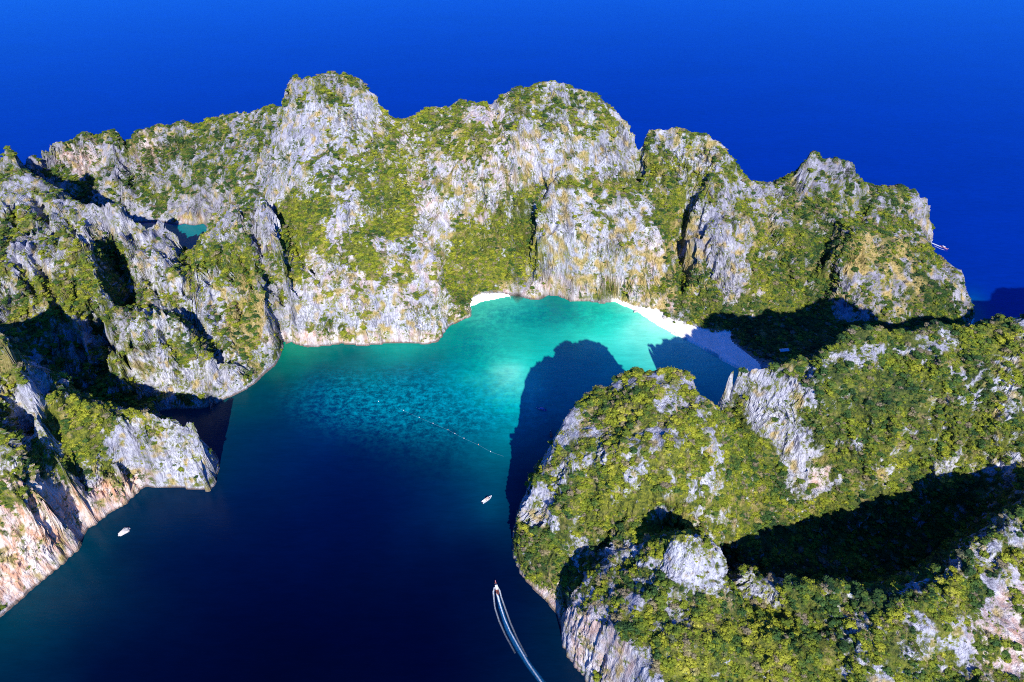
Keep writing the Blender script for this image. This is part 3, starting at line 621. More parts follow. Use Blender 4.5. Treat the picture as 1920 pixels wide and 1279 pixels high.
def foliage_material(name, inst):
    m, nt, b = mat(name)
    lk = nt.links.new
    a = node(nt, "ShaderNodeAttribute"); a.attribute_type = 'INSTANCER' if inst else 'OBJECT'; a.attribute_name = "tint"
    oi = node(nt, "ShaderNodeObjectInfo")
    ad = node(nt, "ShaderNodeMath", operation='MULTIPLY_ADD'); lk(oi.outputs['Random'], ad.inputs[0]); ad.inputs[1].default_value = 0.44
    nz = node(nt, "ShaderNodeMath", operation='MULTIPLY_ADD'); lk(tex(nt, 0.06, 4, (1, 1, 1), 0.65), nz.inputs[0]); nz.inputs[1].default_value = 1.15; nz.inputs[2].default_value = -0.535
    n2_ = node(nt, "ShaderNodeMath", operation='ADD'); lk(nz.outputs[0], n2_.inputs[0]); lk(a.outputs['Fac'], n2_.inputs[1]); lk(n2_.outputs[0], ad.inputs[2])
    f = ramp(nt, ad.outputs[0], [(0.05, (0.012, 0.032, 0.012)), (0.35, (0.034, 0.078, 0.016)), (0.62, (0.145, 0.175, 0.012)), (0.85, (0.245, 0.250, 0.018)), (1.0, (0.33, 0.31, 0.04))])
    # a few bare or dry crowns
    w = node(nt, "ShaderNodeTexWhiteNoise", noise_dimensions='1D'); lk(oi.outputs['Random'], w.inputs['W'])
    f = mixc(nt, ramp(nt, w.outputs[0], [(0.87, 0.0), (0.90, 0.75)]), f, (0.20, 0.15, 0.10))
    n = tex(nt, 0.9, 3)
    f = mixc(nt, 1.0, f, ramp(nt, n, [(0.3, 0.6), (0.7, 1.25)]), 'MULTIPLY')
    lk(f, b.inputs['Base Color']); b.inputs['Roughness'].default_value = 0.75
    b.inputs['Specular IOR Level'].default_value = 0.15
    return m
M_LEAF = foliage_material("leaves", True)
M_LEAF_OWN = foliage_material("leaves_of_single_trees", False)
M_BARK = simple("bark", (0.16, 0.13, 0.10), 0.9)

# ------------------------------------------------------------------ build land
def mesh_from(name, verts, faces, mats, smooth=False):
    me = bpy.data.meshes.new(name)
    nf = len(faces); k = faces.shape[1]
    me.vertices.add(len(verts)); me.vertices.foreach_set("co", np.ascontiguousarray(verts, np.float32).ravel())
    me.loops.add(nf*k); me.loops.foreach_set("vertex_index", np.ascontiguousarray(faces, np.int32).ravel())
    me.polygons.add(nf); me.polygons.foreach_set("loop_start", (np.arange(nf)*k).astype(np.int32))
    me.polygons.foreach_set("loop_total", np.full(nf, k, np.int32))
    me.polygons.foreach_set("use_smooth", np.full(nf, smooth))
    me.update(calc_edges=True)
    for m in mats: me.materials.append(m)
    o = bpy.data.objects.new(name, me); COL.objects.link(o)
    return o
def fattr(me, name, vals):
    a = me.attributes.new(name, 'FLOAT', 'POINT'); a.data.foreach_set("value", np.ascontiguousarray(vals, np.float32))
def sub_mesh(name, V, F, attrs, mats, smooth=False):
    used = np.zeros(len(V), bool); used[F.ravel()] = True
    idx = np.cumsum(used)-1
    o = mesh_from(name, V[used], idx[F], mats, smooth)
    for k, v in attrs.items(): fattr(o.data, k, v[used])
    return o
nr, nc = XX.shape
V = np.stack([XX, YY, ZZ], -1).reshape(-1, 3)
ids = np.arange(nr*nc).reshape(nr, nc)
F = np.stack([ids[:-1, :-1], ids[:-1, 1:], ids[1:, 1:], ids[1:, :-1]], -1).reshape(-1, 4)
zf = ZZ.reshape(-1)
above = zf > -2.6
keep = above[F].any(1)
sandf = sand.reshape(-1)[F].sum(1) >= 3
tide = (sstep(2.6, 1.2, ZZ+fine*0.8)*0.9).reshape(-1)
at = dict(veg=veg.reshape(-1), grass=grass.reshape(-1), dry=tan_.reshape(-1), pink=pink.reshape(-1), tint=tint.reshape(-1), tide=tide, weather=gz.reshape(-1))
terrain = sub_mesh("island_terrain", V, F[keep & ~sandf], at, [M_ROCK]); terrain["kind"] = "structure"
beach = sub_mesh("beach", V, F[keep & sandf], {}, [M_SAND], True); beach["kind"] = "structure"

# ------------------------------------------------------------------ sea
wa = np.concatenate([np.linspace(-6, -0.9, 24, endpoint=False), np.linspace(-0.9, 0.9, 560), np.linspace(0.9, 6, 25)[1:]])
wy = np.concatenate([np.linspace(-280, 180, 20, endpoint=False), np.linspace(180, 1000, 520, endpoint=False), 1000*np.exp(np.linspace(0, math.log(90), 70))])
WA, WY = np.meshgrid(wa, wy); WX = WA*(WY+300); WZ = WX*0
wpx, wpy, _ = proj(WX, WY, WZ)
def lin(c):
    c = np.array(c)/255.0
    return np.where(c <= 0.04045, c/12.92, ((c+0.055)/1.055)**2.4)
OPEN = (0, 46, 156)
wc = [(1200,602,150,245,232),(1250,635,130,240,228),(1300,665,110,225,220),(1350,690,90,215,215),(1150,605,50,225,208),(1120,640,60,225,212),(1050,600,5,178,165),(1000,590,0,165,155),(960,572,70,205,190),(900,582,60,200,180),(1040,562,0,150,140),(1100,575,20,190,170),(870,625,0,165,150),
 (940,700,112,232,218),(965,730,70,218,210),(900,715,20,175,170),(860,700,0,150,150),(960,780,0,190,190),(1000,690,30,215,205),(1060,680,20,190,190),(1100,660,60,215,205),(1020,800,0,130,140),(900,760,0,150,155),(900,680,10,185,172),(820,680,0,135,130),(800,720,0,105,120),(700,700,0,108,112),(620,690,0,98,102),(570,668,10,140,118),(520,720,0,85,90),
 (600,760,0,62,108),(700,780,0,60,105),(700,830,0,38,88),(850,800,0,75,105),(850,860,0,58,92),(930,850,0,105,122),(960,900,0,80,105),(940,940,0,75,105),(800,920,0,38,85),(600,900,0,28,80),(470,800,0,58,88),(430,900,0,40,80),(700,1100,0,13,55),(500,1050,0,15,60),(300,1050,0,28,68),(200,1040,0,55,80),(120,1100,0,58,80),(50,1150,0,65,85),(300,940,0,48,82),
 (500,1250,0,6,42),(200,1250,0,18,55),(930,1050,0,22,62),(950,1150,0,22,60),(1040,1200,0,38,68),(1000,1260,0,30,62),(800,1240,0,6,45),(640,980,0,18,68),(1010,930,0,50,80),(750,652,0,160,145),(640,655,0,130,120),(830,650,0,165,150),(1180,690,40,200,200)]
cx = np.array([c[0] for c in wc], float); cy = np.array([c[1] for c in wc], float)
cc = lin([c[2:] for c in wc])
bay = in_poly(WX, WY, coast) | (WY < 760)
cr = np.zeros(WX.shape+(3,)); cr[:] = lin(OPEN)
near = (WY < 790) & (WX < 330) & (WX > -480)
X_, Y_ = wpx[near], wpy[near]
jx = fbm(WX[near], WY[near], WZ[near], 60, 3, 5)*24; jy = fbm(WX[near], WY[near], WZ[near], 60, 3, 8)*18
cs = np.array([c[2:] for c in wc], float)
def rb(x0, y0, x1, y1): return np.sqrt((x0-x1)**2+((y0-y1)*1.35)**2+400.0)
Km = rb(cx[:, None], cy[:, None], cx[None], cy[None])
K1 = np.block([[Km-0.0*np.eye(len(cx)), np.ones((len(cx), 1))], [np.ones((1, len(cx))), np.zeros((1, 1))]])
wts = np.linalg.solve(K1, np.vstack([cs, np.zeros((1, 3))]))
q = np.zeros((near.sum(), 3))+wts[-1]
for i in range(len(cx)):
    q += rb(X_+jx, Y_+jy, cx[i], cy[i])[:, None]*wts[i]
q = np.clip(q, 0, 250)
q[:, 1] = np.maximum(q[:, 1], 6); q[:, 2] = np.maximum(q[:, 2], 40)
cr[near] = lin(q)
# Pileh-like lagoon and the small bay behind the neck
def spot(px, py, rx, ry, col, e=2.0):
    g = np.exp(-(((wpx-px)/rx)**2+((wpy-py)/ry)**2)**e)[..., None]
    cr[:] = cr*(1-g)+lin(col)*g
lg = in_poly(WX, WY, lagoon)
cr[lg] = lin((0, 135, 145))
spot(1822, 608, 26, 40, (0, 130, 150), 1.0)
wf = np.arange(len(wy)*len(wa)).reshape(len(wy), len(wa))
WF = np.stack([wf[:-1, :-1], wf[:-1, 1:], wf[1:, 1:], wf[1:, :-1]], -1).reshape(-1, 4)
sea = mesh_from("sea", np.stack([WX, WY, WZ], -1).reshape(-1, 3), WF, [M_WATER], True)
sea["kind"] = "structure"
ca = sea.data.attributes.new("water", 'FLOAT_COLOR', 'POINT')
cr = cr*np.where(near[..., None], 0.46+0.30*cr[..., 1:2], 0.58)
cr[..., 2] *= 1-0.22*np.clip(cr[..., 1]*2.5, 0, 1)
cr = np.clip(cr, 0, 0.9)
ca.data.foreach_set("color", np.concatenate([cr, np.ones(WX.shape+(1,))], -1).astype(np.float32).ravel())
coral = np.exp(-(((wpx-1010)/150)**2+((wpy-590)/28)**2))*0.8+np.exp(-(((wpx-890)/60)**2+((wpy-650)/40)**2))*0.7+np.exp(-(((wpx-930)/160)**2+((wpy-790)/70)**2))*0.75+np.exp(-(((wpx-780)/130)**2+((wpy-740)/60)**2))*0.6
spots = np.exp(-(((wpx-850)/190)**2+((wpy-755)/62)**2)**1.3)*0.85+np.exp(-(((wpx-660)/110)**2+((wpy-745)/50)**2)**1.5)*0.4
fattr(sea.data, "coral", np.clip(coral, 0, 1).ravel()); fattr(sea.data, "spots", np.clip(spots, 0, 1).ravel())

# ------------------------------------------------------------------ trees and scrub
def crown_mesh(name, seed, lumps=7, leaves=30, flat=0.72):
    r = random.Random(seed); vs = []; fs = []
    t = (1+5**0.5)/2
    ico = [(-1, t, 0), (1, t, 0), (-1, -t, 0), (1, -t, 0), (0, -1, t), (0, 1, t), (0, -1, -t), (0, 1, -t), (t, 0, -1), (t, 0, 1), (-t, 0, -1), (-t, 0, 1)]
    icf = [(0, 11, 5), (0, 5, 1), (0, 1, 7), (0, 7, 10), (0, 10, 11), (1, 5, 9), (5, 11, 4), (11, 10, 2), (10, 7, 6), (7, 1, 8), (3, 9, 4), (3, 4, 2), (3, 2, 6), (3, 6, 8), (3, 8, 9), (4, 9, 5), (2, 4, 11), (6, 2, 10), (8, 6, 7), (9, 8, 1)]
    n0 = math.sqrt(1+t*t)
    for k in range(lumps):
        if k == 0: c = (0, 0, 0.45); R = 0.62
        else:
            a = 2*math.pi*k/(lumps-1)+r.uniform(-.4, .4); q = r.uniform(.42, .72)
            c = (q*math.cos(a), q*math.sin(a), r.uniform(.15, .62)); R = r.uniform(.30, .48)
        o = len(vs)
        for p in ico:
            m = R*r.uniform(.72, 1.08)/n0
            vs.append((c[0]+p[0]*m, c[1]+p[1]*m, (c[2]+p[2]*m*.85)*flat+.1))
        fs += [(x+o, y+o, z+o) for x, y, z in icf]
        for _ in range(leaves):
            u = r.uniform(-.45, 1); a = r.uniform(0, 2*math.pi); w = math.sqrt(1-u*u)
            d = (w*math.cos(a), w*math.sin(a), u); m = R*r.uniform(.92, 1.28)
            b = (c[0]+d[0]*m, c[1]+d[1]*m, (c[2]+d[2]*m*.85)*flat+.1)
            e1 = [r.uniform(-1, 1) for _ in range(3)]; e2 = [r.uniform(-1, 1) for _ in range(3)]
            g = r.uniform(.07, .14)
            o = len(vs)
            vs += [tuple(b[i]+g*e1[i] for i in range(3)), tuple(b[i]+g*e2[i] for i in range(3)), tuple(b[i]-g*(e1[i]+e2[i])*.6 for i in range(3))]
            fs.append((o, o+1, o+2))
    me = bpy.data.meshes.new(name); me.from_pydata(vs, [], fs); me.materials.append(M_LEAF)
    return me
CROWNS = [crown_mesh("crown", 100+i, 6+i % 3, 26) for i in range(6)]
CROWNS_OWN = [me.copy() for me in CROWNS]
for me in CROWNS_OWN: me.materials[0] = M_LEAF_OWN
src = bpy.data.collections.new("crown_shapes")
for i, me in enumerate(CROWNS):
    o = bpy.data.objects.new("crown_shape", me); src.objects.link(o)

Fk = F[keep & ~sandf]
Pa, Pb, Pc, Pd = (V[Fk[:, i]] for i in range(4))
cr1 = np.cross(Pc-Pa, Pd-Pb); area = 0.5*np.linalg.norm(cr1, axis=1)
fn = cr1/np.maximum(np.linalg.norm(cr1, axis=1, keepdims=True), 1e-9); fn[fn[:, 2] < 0] *= -1
fc = (Pa+Pb+Pc+Pd)/4
vegF = veg.reshape(-1)[Fk].mean(1); graF = grass.reshape(-1)[Fk].mean(1); tinF = tint.reshape(-1)[Fk].mean(1); dryF = tan_.reshape(-1)[Fk].mean(1)
fpx, fpy, fdep = proj(fc[:, 0], fc[:, 1], fc[:, 2])
inv = (fpx > -160) & (fpx < 2080) & (fpy > -50) & (fpy < 1420) & (fc[:, 2] > 3)
okslope = sstep(0.12, 0.45, fn[:, 2])
nearw = sstep(760, 420, fdep)
def scatter(dens, rlo, rhi, seed):
    r = np.random.default_rng(seed)
    lam = dens*area
    k = r.poisson(np.where(inv, lam, 0))
    idx = np.repeat(np.arange(len(k)), k)
    u = r.random((len(idx), 2))
    p = (Pa[idx]*(1-u[:, :1])*(1-u[:, 1:])+Pb[idx]*u[:, :1]*(1-u[:, 1:])+Pc[idx]*u[:, :1]*u[:, 1:]+Pd[idx]*(1-u[:, :1])*u[:, 1:])
    R = rlo+(rhi-rlo)*r.random(len(idx))**2.1
    p[:, 2] -= R*0.28
    return p, R, tinF[idx], idx
clump = sstep(-0.5, 0.5, fbm(fc[:, 0], fc[:, 1], fc[:, 2], 14, 2, 111))
big_d = (vegF**1.5)*okslope*(0.10+0.02*nearw)*(0.45+0.8*clump)
tp, tR, tt, ti = scatter(big_d, 1.3, 4.4, 5)
sd_ = (0.10*vegF+0.085*graF)*sstep(0.08, 0.3, fn[:, 2])*(0.3+1.0*clump)
sp_, sR, st_, si = scatter(sd_, 0.6, 1.35, 6)
# the trees that show largest become objects of their own
tpx, tpy, tdep = proj(tp[:, 0], tp[:, 1], tp[:, 2])
score = tR/tdep*((tpx > 960) & (tpx < 1910) & (tpy > 690) & (tpy < 1272))*(vegF[ti] > .6)
order = np.argsort(-score)
print("trees", len(tp), "scrub", len(sp_))
def height_hit(p):
    """is this place in plain view of the drone (coarse march over the relief)"""
    for k in range(1, 30):
        s = k/30*0.35
        x = p[0]*(1-s); y = p[1]*(1-s); z = p[2]+(CH-p[2])*s
        if float(height(np.array([x]), np.array([y]))[0]) > z+3: return False
    return True
solo = []; gone = np.zeros(len(tp), bool); SOLO_MAX = 290
for i in order:
    if len(solo) >= SOLO_MAX or score[i] <= 0: break
    if any((tp[i, 0]-tp[j, 0])**2+(tp[i, 1]-tp[j, 1])**2 < (tR[i]*1.1)**2 for j in solo): continue
    if not height_hit(tp[i]): continue
    solo.append(i); gone[i] = True

def instancer(name, pts, R, T, seed, label=None):
    me = bpy.data.meshes.new(name)
    me.vertices.add(len(pts)); me.vertices.foreach_set("co", pts.astype(np.float32).ravel())
    r = np.random.default_rng(seed)
    fattr(me, "size", R); fattr(me, "tint", T); fattr(me, "turn", r.random(len(pts))*6.283); fattr(me, "tall", 0.8+0.5*r.random(len(pts)))
    me.materials.append(M_LEAF)
    o = bpy.data.objects.new(name, me); COL.objects.link(o); o["kind"] = "stuff"
    g = bpy.data.node_groups.new(name, 'GeometryNodeTree')
    g.interface.new_socket("Geometry", in_out='INPUT', socket_type='NodeSocketGeometry')
    g.interface.new_socket("Geometry", in_out='OUTPUT', socket_type='NodeSocketGeometry')
    n = g.nodes; gi = n.new("NodeGroupInput"); go = n.new("NodeGroupOutput")
    ip = n.new("GeometryNodeInstanceOnPoints"); ci = n.new("GeometryNodeCollectionInfo")
    ci.inputs['Collection'].default_value = src; ci.inputs['Separate Children'].default_value = True; ci.inputs['Reset Children'].default_value = True
    g.links.new(gi.outputs[0], ip.inputs['Points']); g.links.new(ci.outputs[0], ip.inputs['Instance'])
    ip.inputs['Pick Instance'].default_value = True
    def na(nm):
        q = n.new("GeometryNodeInputNamedAttribute"); q.data_type = 'FLOAT'; q.inputs['Name'].default_value = nm; return q.outputs['Attribute']
    cr_ = n.new("ShaderNodeCombineXYZ"); g.links.new(na("turn"), cr_.inputs[2])
    g.links.new(cr_.outputs[0], ip.inputs['Rotation'])
    mu = n.new("ShaderNodeMath"); mu.operation = 'MULTIPLY'; g.links.new(na("size"), mu.inputs[0]); g.links.new(na("tall"), mu.inputs[1])
    cs_ = n.new("ShaderNodeCombineXYZ"); g.links.new(na("size"), cs_.inputs[0]); g.links.new(na("size"), cs_.inputs[1]); g.links.new(mu.outputs[0], cs_.inputs[2])
    g.links.new(cs_.outputs[0], ip.inputs['Scale'])
    g.links.new(ip.outputs[0], go.inputs[0])
    md = o.modifiers.new("scatter", 'NODES'); md.node_group = g
    return o
instancer("forest_canopy", tp[~gone], tR[~gone], tt[~gone]*0.5, 1)
instancer("cliff_scrub", sp_, sR, st_*0.5, 2)

# trunk shapes and the single trees
def tube_mesh(name, paths, sides, m):
    vs = []; fs = []
    for pts in paths:
        o = len(vs)
        for (x, y, z, r) in pts:
            for k in range(sides):
                a = 2*math.pi*k/sides; vs.append((x+r*math.cos(a), y+r*math.sin(a), z))
        for i in range(len(pts)-1):
            for k in range(sides):
                k2 = (k+1) % sides
                fs.append((o+i*sides+k, o+i*sides+k2, o+(i+1)*sides+k2, o+(i+1)*sides+k))
    me = bpy.data.meshes.new(name); me.from_pydata(vs, [], fs); me.materials.append(m); return me
def trunk_mesh(seed):
    r = random.Random(seed); ps = [[(0, 0, -.6, .09), (r.uniform(-.05, .05), r.uniform(-.05, .05), -.1, .06), (r.uniform(-.1, .1), r.uniform(-.1, .1), .3, .04)]]
    for k in range(4):
        a = k*1.57+r.uniform(-.4, .4)
        ps.append([(0, 0, -.05, .04), (.25*math.cos(a), .25*math.sin(a), .15, .03), (.5*math.cos(a), .5*math.sin(a), .33, .015)])
    return tube_mesh("trunk", ps, 6, M_BARK)
TRUNKS = [trunk_mesh(i) for i in range(3)]
def tree(p, R, seed, label, group, tall=1.0, tnt=0.3):
    r = random.Random(seed)
    e = bpy.data.objects.new("tree", None); COL.objects.link(e); e.location = tuple(float(q) for q in p)
    e.rotation_euler = (0, 0, r.random()*6.28); e.scale = (R, R, R*tall)
    e.empty_display_size = 0.5
    e["label"] = label; e["category"] = "tree"; e["group"] = group
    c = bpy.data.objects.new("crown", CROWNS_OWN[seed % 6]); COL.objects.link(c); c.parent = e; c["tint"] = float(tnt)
    t = bpy.data.objects.new("trunk", TRUNKS[seed % 3]); COL.objects.link(t); t.parent = e
    return e
def zone_of(px, py):
    if py > 1180: return "on the lowest slope right of the white cliff", "trees on the lowest slope", (1100, 1920, 1180, 1279)
    if px < 1120: return "on the shoulder above the low pale cliff", "trees on the shoulder", (960, 1120, 900, 1180)
    if px > 1720: return "on the rocky lower right corner ridge", "trees on the corner ridge", (1720, 1920, 690, 1180)
    if px > 1380 and py > 1040: return "on the ridge before the black hollow", "trees on the low ridge", (1380, 1720, 1040, 1180)
    if py > 960: return "around the grey outcrops", "trees around the outcrops", (1120, 1380, 960, 1180)
    return "on the near green dome", "trees on the dome", (1050, 1720, 690, 960)
for q, i in enumerate(solo):
    zn, gp, bx = zone_of(tpx[i], tpy[i])
    tone = "yellow-green" if tt[i] > 0.62 else ("mid green" if tt[i] > 0.4 else "dark green")
    size = "big" if tR[i] > 3.25 else "smaller"
    u = (tpx[i]-bx[0])/(bx[1]-bx[0]); w = (tpy[i]-bx[2])/(bx[3]-bx[2])
    hw = ["far left", "left", "middle", "right", "far right"][int(np.clip(u*5, 0, 4))]; vw = ["upper", "central", "lower"][int(np.clip(w*3, 0, 2))]
    tree(tp[i], float(tR[i]), int(i), f"{size} {tone} tree {zn}, {vw} {hw}", gp, 0.8+0.5*random.Random(int(i)).random(), tt[i]*0.5)

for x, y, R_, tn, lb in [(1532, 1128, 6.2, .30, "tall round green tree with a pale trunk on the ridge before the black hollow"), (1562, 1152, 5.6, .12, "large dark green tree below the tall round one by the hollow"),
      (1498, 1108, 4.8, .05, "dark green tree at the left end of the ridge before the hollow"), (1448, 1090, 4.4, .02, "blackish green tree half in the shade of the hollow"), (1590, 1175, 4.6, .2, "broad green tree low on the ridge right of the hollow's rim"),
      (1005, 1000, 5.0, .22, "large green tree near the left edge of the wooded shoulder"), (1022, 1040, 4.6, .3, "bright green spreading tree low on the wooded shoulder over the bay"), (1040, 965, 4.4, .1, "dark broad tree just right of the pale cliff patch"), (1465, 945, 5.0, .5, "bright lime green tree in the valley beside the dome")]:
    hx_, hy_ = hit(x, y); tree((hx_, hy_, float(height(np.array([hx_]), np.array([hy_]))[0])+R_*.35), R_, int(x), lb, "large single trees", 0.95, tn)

# ------------------------------------------------------------------ boats, buoys, rocks, hut
M_WHITE = simple("white_gelcoat", (0.80, 0.80, 0.80), 0.35)
M_DECK = simple("tan_deck", (0.55, 0.42, 0.32), 0.7)
M_WOOD = simple("red_brown_hull_wood", (0.22, 0.07, 0.05), 0.5)
M_CLOTH = simple("pink_bow_ribbons", (0.75, 0.30, 0.42), 0.8)
M_AWN = simple("white_awning_cloth", (0.80, 0.80, 0.78), 0.8)
M_BLUE = simple("blue_boat_paint", (0.03, 0.14, 0.42), 0.4)
M_DARK = simple("dark_rubber_and_metal", (0.03, 0.03, 0.035), 0.4)
M_GLASS = simple("tinted_screen", (0.05, 0.07, 0.09), 0.1)
M_ORANGE = simple("orange_float", (0.80, 0.22, 0.05), 0.4)
M_THATCH = simple("pale_roof_sheet", (0.62, 0.64, 0.68), 0.6)
M_PALE = simple("pale_sea_rock", (0.44, 0.40, 0.36), 0.9)
def py_mesh(name, vs, fs, m, parent=None, smooth=False):
    me = bpy.data.meshes.new(name); me.from_pydata(vs, [], fs); me.materials.append(m)
    if smooth:
        for p in me.polygons: p.use_smooth = True
    o = bpy.data.objects.new(name, me); COL.objects.link(o)
    if parent: o.parent = parent
    return o
def box_data(x0, x1, y0, y1, z0, z1, taper=1.0):
    cx_, cy_ = (x0+x1)/2, (y0+y1)/2
    f = lambda a, c: c+(a-c)*taper
    vs = [(x0, y0, z0), (x1, y0, z0), (x1, y1, z0), (x0, y1, z0), (f(x0, cx_), f(y0, cy_), z1), (f(x1, cx_), f(y0, cy_), z1), (f(x1, cx_), f(y1, cy_), z1), (f(x0, cx_), f(y1, cy_), z1)]
    return vs, [(3, 2, 1, 0), (4, 5, 6, 7), (0, 1, 5, 4), (1, 2, 6, 5), (2, 3, 7, 6), (3, 0, 4, 7)]
def thing(name, loc, rz, label, cat, group=None):
    e = bpy.data.objects.new(name, None); COL.objects.link(e); e.location = loc; e.rotation_euler = (0, 0, rz)
    e["label"] = label; e["category"] = cat
    if group: e["group"] = group
    return e
def hull_data(L_, W, H0, sheer, n=18, stern=0.8, wall=0.12, floor=0.45):
    """open hull: outer skin, rim and inner floor; bow towards +Y"""
    vs = []; fs = []
    for i in range(n):
        t = i/(n-1); y = -L_/2+L_*t
        w = W/2*(stern+(1-stern)*min(1, t*3))*(1-max(0, (t-.45)/.55)**2.2)+0.03
        z = H0+sheer*max(0, (t-.5)/.5)**2.4+0.15*max(0, (.2-t)/.2)
        kz = -0.35*(1-max(0, (t-.8)/.2))+ (z*0.6)*max(0, (t-.8)/.2)
        wi = max(w-wall, 0.01); fz = floor*H0+max(0, z-H0)*0.85
        vs += [(0, y, kz), (-w*.75, y, kz+0.25), (-w, y, z), (-wi, y, z), (-wi*.9, y, fz), (wi*.9, y, fz), (wi, y, z), (w, y, z), (w*.75, y, kz+0.25)]
    for i in range(n-1):
        for k in range(9):
            a = i*9+k; b = i*9+(k+1) % 9
            fs.append((a, b, b+9, a+9))
    fs.append(tuple(range(8, -1, -1))); fs.append(tuple((n-1)*9+k for k in range(9)))
    return vs, fs
def longtail(px, py, bow, label, awn, hullm, cloth, L_=11.5):
    a = P(px, py); b = P(*bow); rz = math.atan2(b[1]-a[1], b[0]-a[0])-math.pi/2
    e = thing("longtail_boat", (a[0], a[1], 0.0), rz, label, "boat")
    py_mesh("hull", *hull_data(L_, 2.3, 0.75, 1.3), hullm, e)
    v, f = box_data(-.07, .07, L_/2-.15, L_/2+.35, 1.4, 2.7, .6); py_mesh("bow_post", v, f, M_WOOD, e)
    v, f = box_data(-.22, .22, L_/2-.6, L_/2+.25, 1.75, 2.15, .8); py_mesh("bow_ribbon", v, f, cloth, e)
    v, f = box_data(-.85, .85, L_*.14, L_*.34, .72, .84); py_mesh("foredeck", v, f, M_DECK, e)
    vs = []; fs = []
    for i in range(7):
        y = -L_*.22+L_*.36*i/6
        for k in range(5):
            x = -1.05+2.1*k/4; vs.append((x, y, 2.15+.22*(1-(x/1.05)**2)))
        for k in range(5):
            x = -1.05+2.1*k/4; vs.append((x, y, 2.09+.22*(1-(x/1.05)**2)))
    for i in range(6):
        for k in range(4):
            a0 = i*10+k
            fs += [(a0, a0+1, a0+11, a0+10), (a0+5, a0+15, a0+16, a0+6)]
    py_mesh("awning", vs, fs, awn, e)
    for sx in (-1, 1):
        for yy in (-L_*.21, L_*.13):
            v, f = box_data(sx*.93-.04, sx*.93+.04, yy-.04, yy+.04, .6, 2.12); py_mesh("awning_post", v, f, M_WOOD, e)
    for yy in (-L_*.14, -L_*.04, L_*.06):
        v, f = box_data(-.85, .85, yy-.15, yy+.15, .62, .70); py_mesh("bench", v, f, M_DECK, e)
    v, f = box_data(-.28, .28, -L_*.43, -L_*.35, .7, 1.35, .8); en = py_mesh("engine", v, f, M_DARK, e)
    v, f = box_data(-.05, .05, -L_*.62, -L_*.40, .35, .45); py_mesh("tail_shaft", v, f, M_DARK, en)
    return e
longtail(931, 1103, (928, 1088), "longtail boat with white awning under way, heading a long foam wake", M_AWN, M_WOOD, M_CLOTH)
longtail(1770, 465, (1777, 468.6), "pink and white longtail boat speeding away on the open sea by the cliff", M_AWN, M_CLOTH, M_AWN, 12.5)
longtail(1015, 768, (1008, 766.5), "blue longtail boat lying in the shadow of the near dome", M_BLUE, M_BLUE, M_AWN)
longtail(1033, 815, (1032, 806), "small dark longtail boat in deep shade close under the near cliff", M_DARK, M_WOOD, M_AWN, 9.0)
# speedboat at anchor
a = P(913.5, 937); b = P(924, 929.5)
e = thing("speedboat", (a[0], a[1], 0), math.atan2(b[1]-a[1], b[0]-a[0])-math.pi/2, "white speedboat with tan deck lying still on the dark green water", "boat")
py_mesh("hull", *hull_data(11.5, 3.5, 0.95, 0.35, 18, 0.85, 0.35, 0.6), M_WHITE, e)
v, f = box_data(-1.1, 1.1, -2.6, 2.4, .60, .66); py_mesh("deck", v, f, M_DECK, e)
v, f = box_data(-.9, .9, -1.6, 1.5, 2.3, 2.42, .95); py_mesh("canopy", v, f, M_DECK, e)
for sx in (-.8, .8):
    for yy in (-1.45, 1.35):
        v, f = box_data(sx-.04, sx+.04, yy-.04, yy+.04, .6, 2.3); py_mesh("canopy_post", v, f, M_DARK, e)
v, f = box_data(-1.0, 1.0, 2.4, 3.0, .9, 1.5, .7); py_mesh("windscreen", v, f, M_GLASS, e)
for yy in (-2.2, -.9, .3):
    v, f = box_data(-.95, .95, yy-.25, yy+.25, .66, 1.05); py_mesh("seat", v, f, M_WHITE, e)
for sx in (-.55, .55):
    v, f = box_data(sx-.22, sx+.22, -6.3, -5.6, .3, 1.45, .8); py_mesh("outboard_motor", v, f, M_DARK, e)
v, f = box_data(-.3, .3, 4.0, 4.6, 1.05, 1.2); py_mesh("bow_hatch", v, f, M_DARK, e)

# foam wakes
def foam_material():
    m, nt, b = mat("sea_foam")
    b.inputs['Base Color'].default_value = (0.80, 0.86, 0.88, 1); b.inputs['Roughness'].default_value = 0.8
    n = ramp(nt, tex(nt, 0.7, 4, (1, 1, 1), 0.65), [(0.35, 0.45), (0.6, 1.0)])
    mu = node(nt, "ShaderNodeMath", operation='MULTIPLY'); nt.links.new(attr(nt, "foam").outputs['Fac'], mu.inputs[0]); nt.links.new(n, mu.inputs[1]); mu.use_clamp = True
    nt.links.new(mu.outputs[0], b.inputs['Alpha'])
    return m
M_FOAM = foam_material()
M_CHURN = M_FOAM.copy(); M_CHURN.name = "aerated_blue_water"
M_CHURN.node_tree.nodes["Principled BSDF"].inputs['Base Color'].default_value = (0.0, 0.16, 0.42, 1)
def ribbon(path):
    """path: (px, py, width m, foam) seen on the water"""
    pts = [P(p[0], p[1]) for p in path]; out = []
    ts = np.linspace(0, len(pts)-1, (len(pts)-1)*14+1)
    X = np.interp(ts, range(len(pts)), [p[0] for p in pts]); Y = np.interp(ts, range(len(pts)), [p[1] for p in pts])
    W = np.interp(ts, range(len(pts)), [p[2] for p in path]); A = np.interp(ts, range(len(pts)), [p[3] for p in path])
    for k in range(3):
        X[1:-1] = (X[:-2]+X[1:-1]*2+X[2:])/4; Y[1:-1] = (Y[:-2]+Y[1:-1]*2+Y[2:])/4
    dx = np.gradient(X); dy = np.gradient(Y); l = np.hypot(dx, dy); nx, ny = -dy/l, dx/l
    return X, Y, nx, ny, W, A
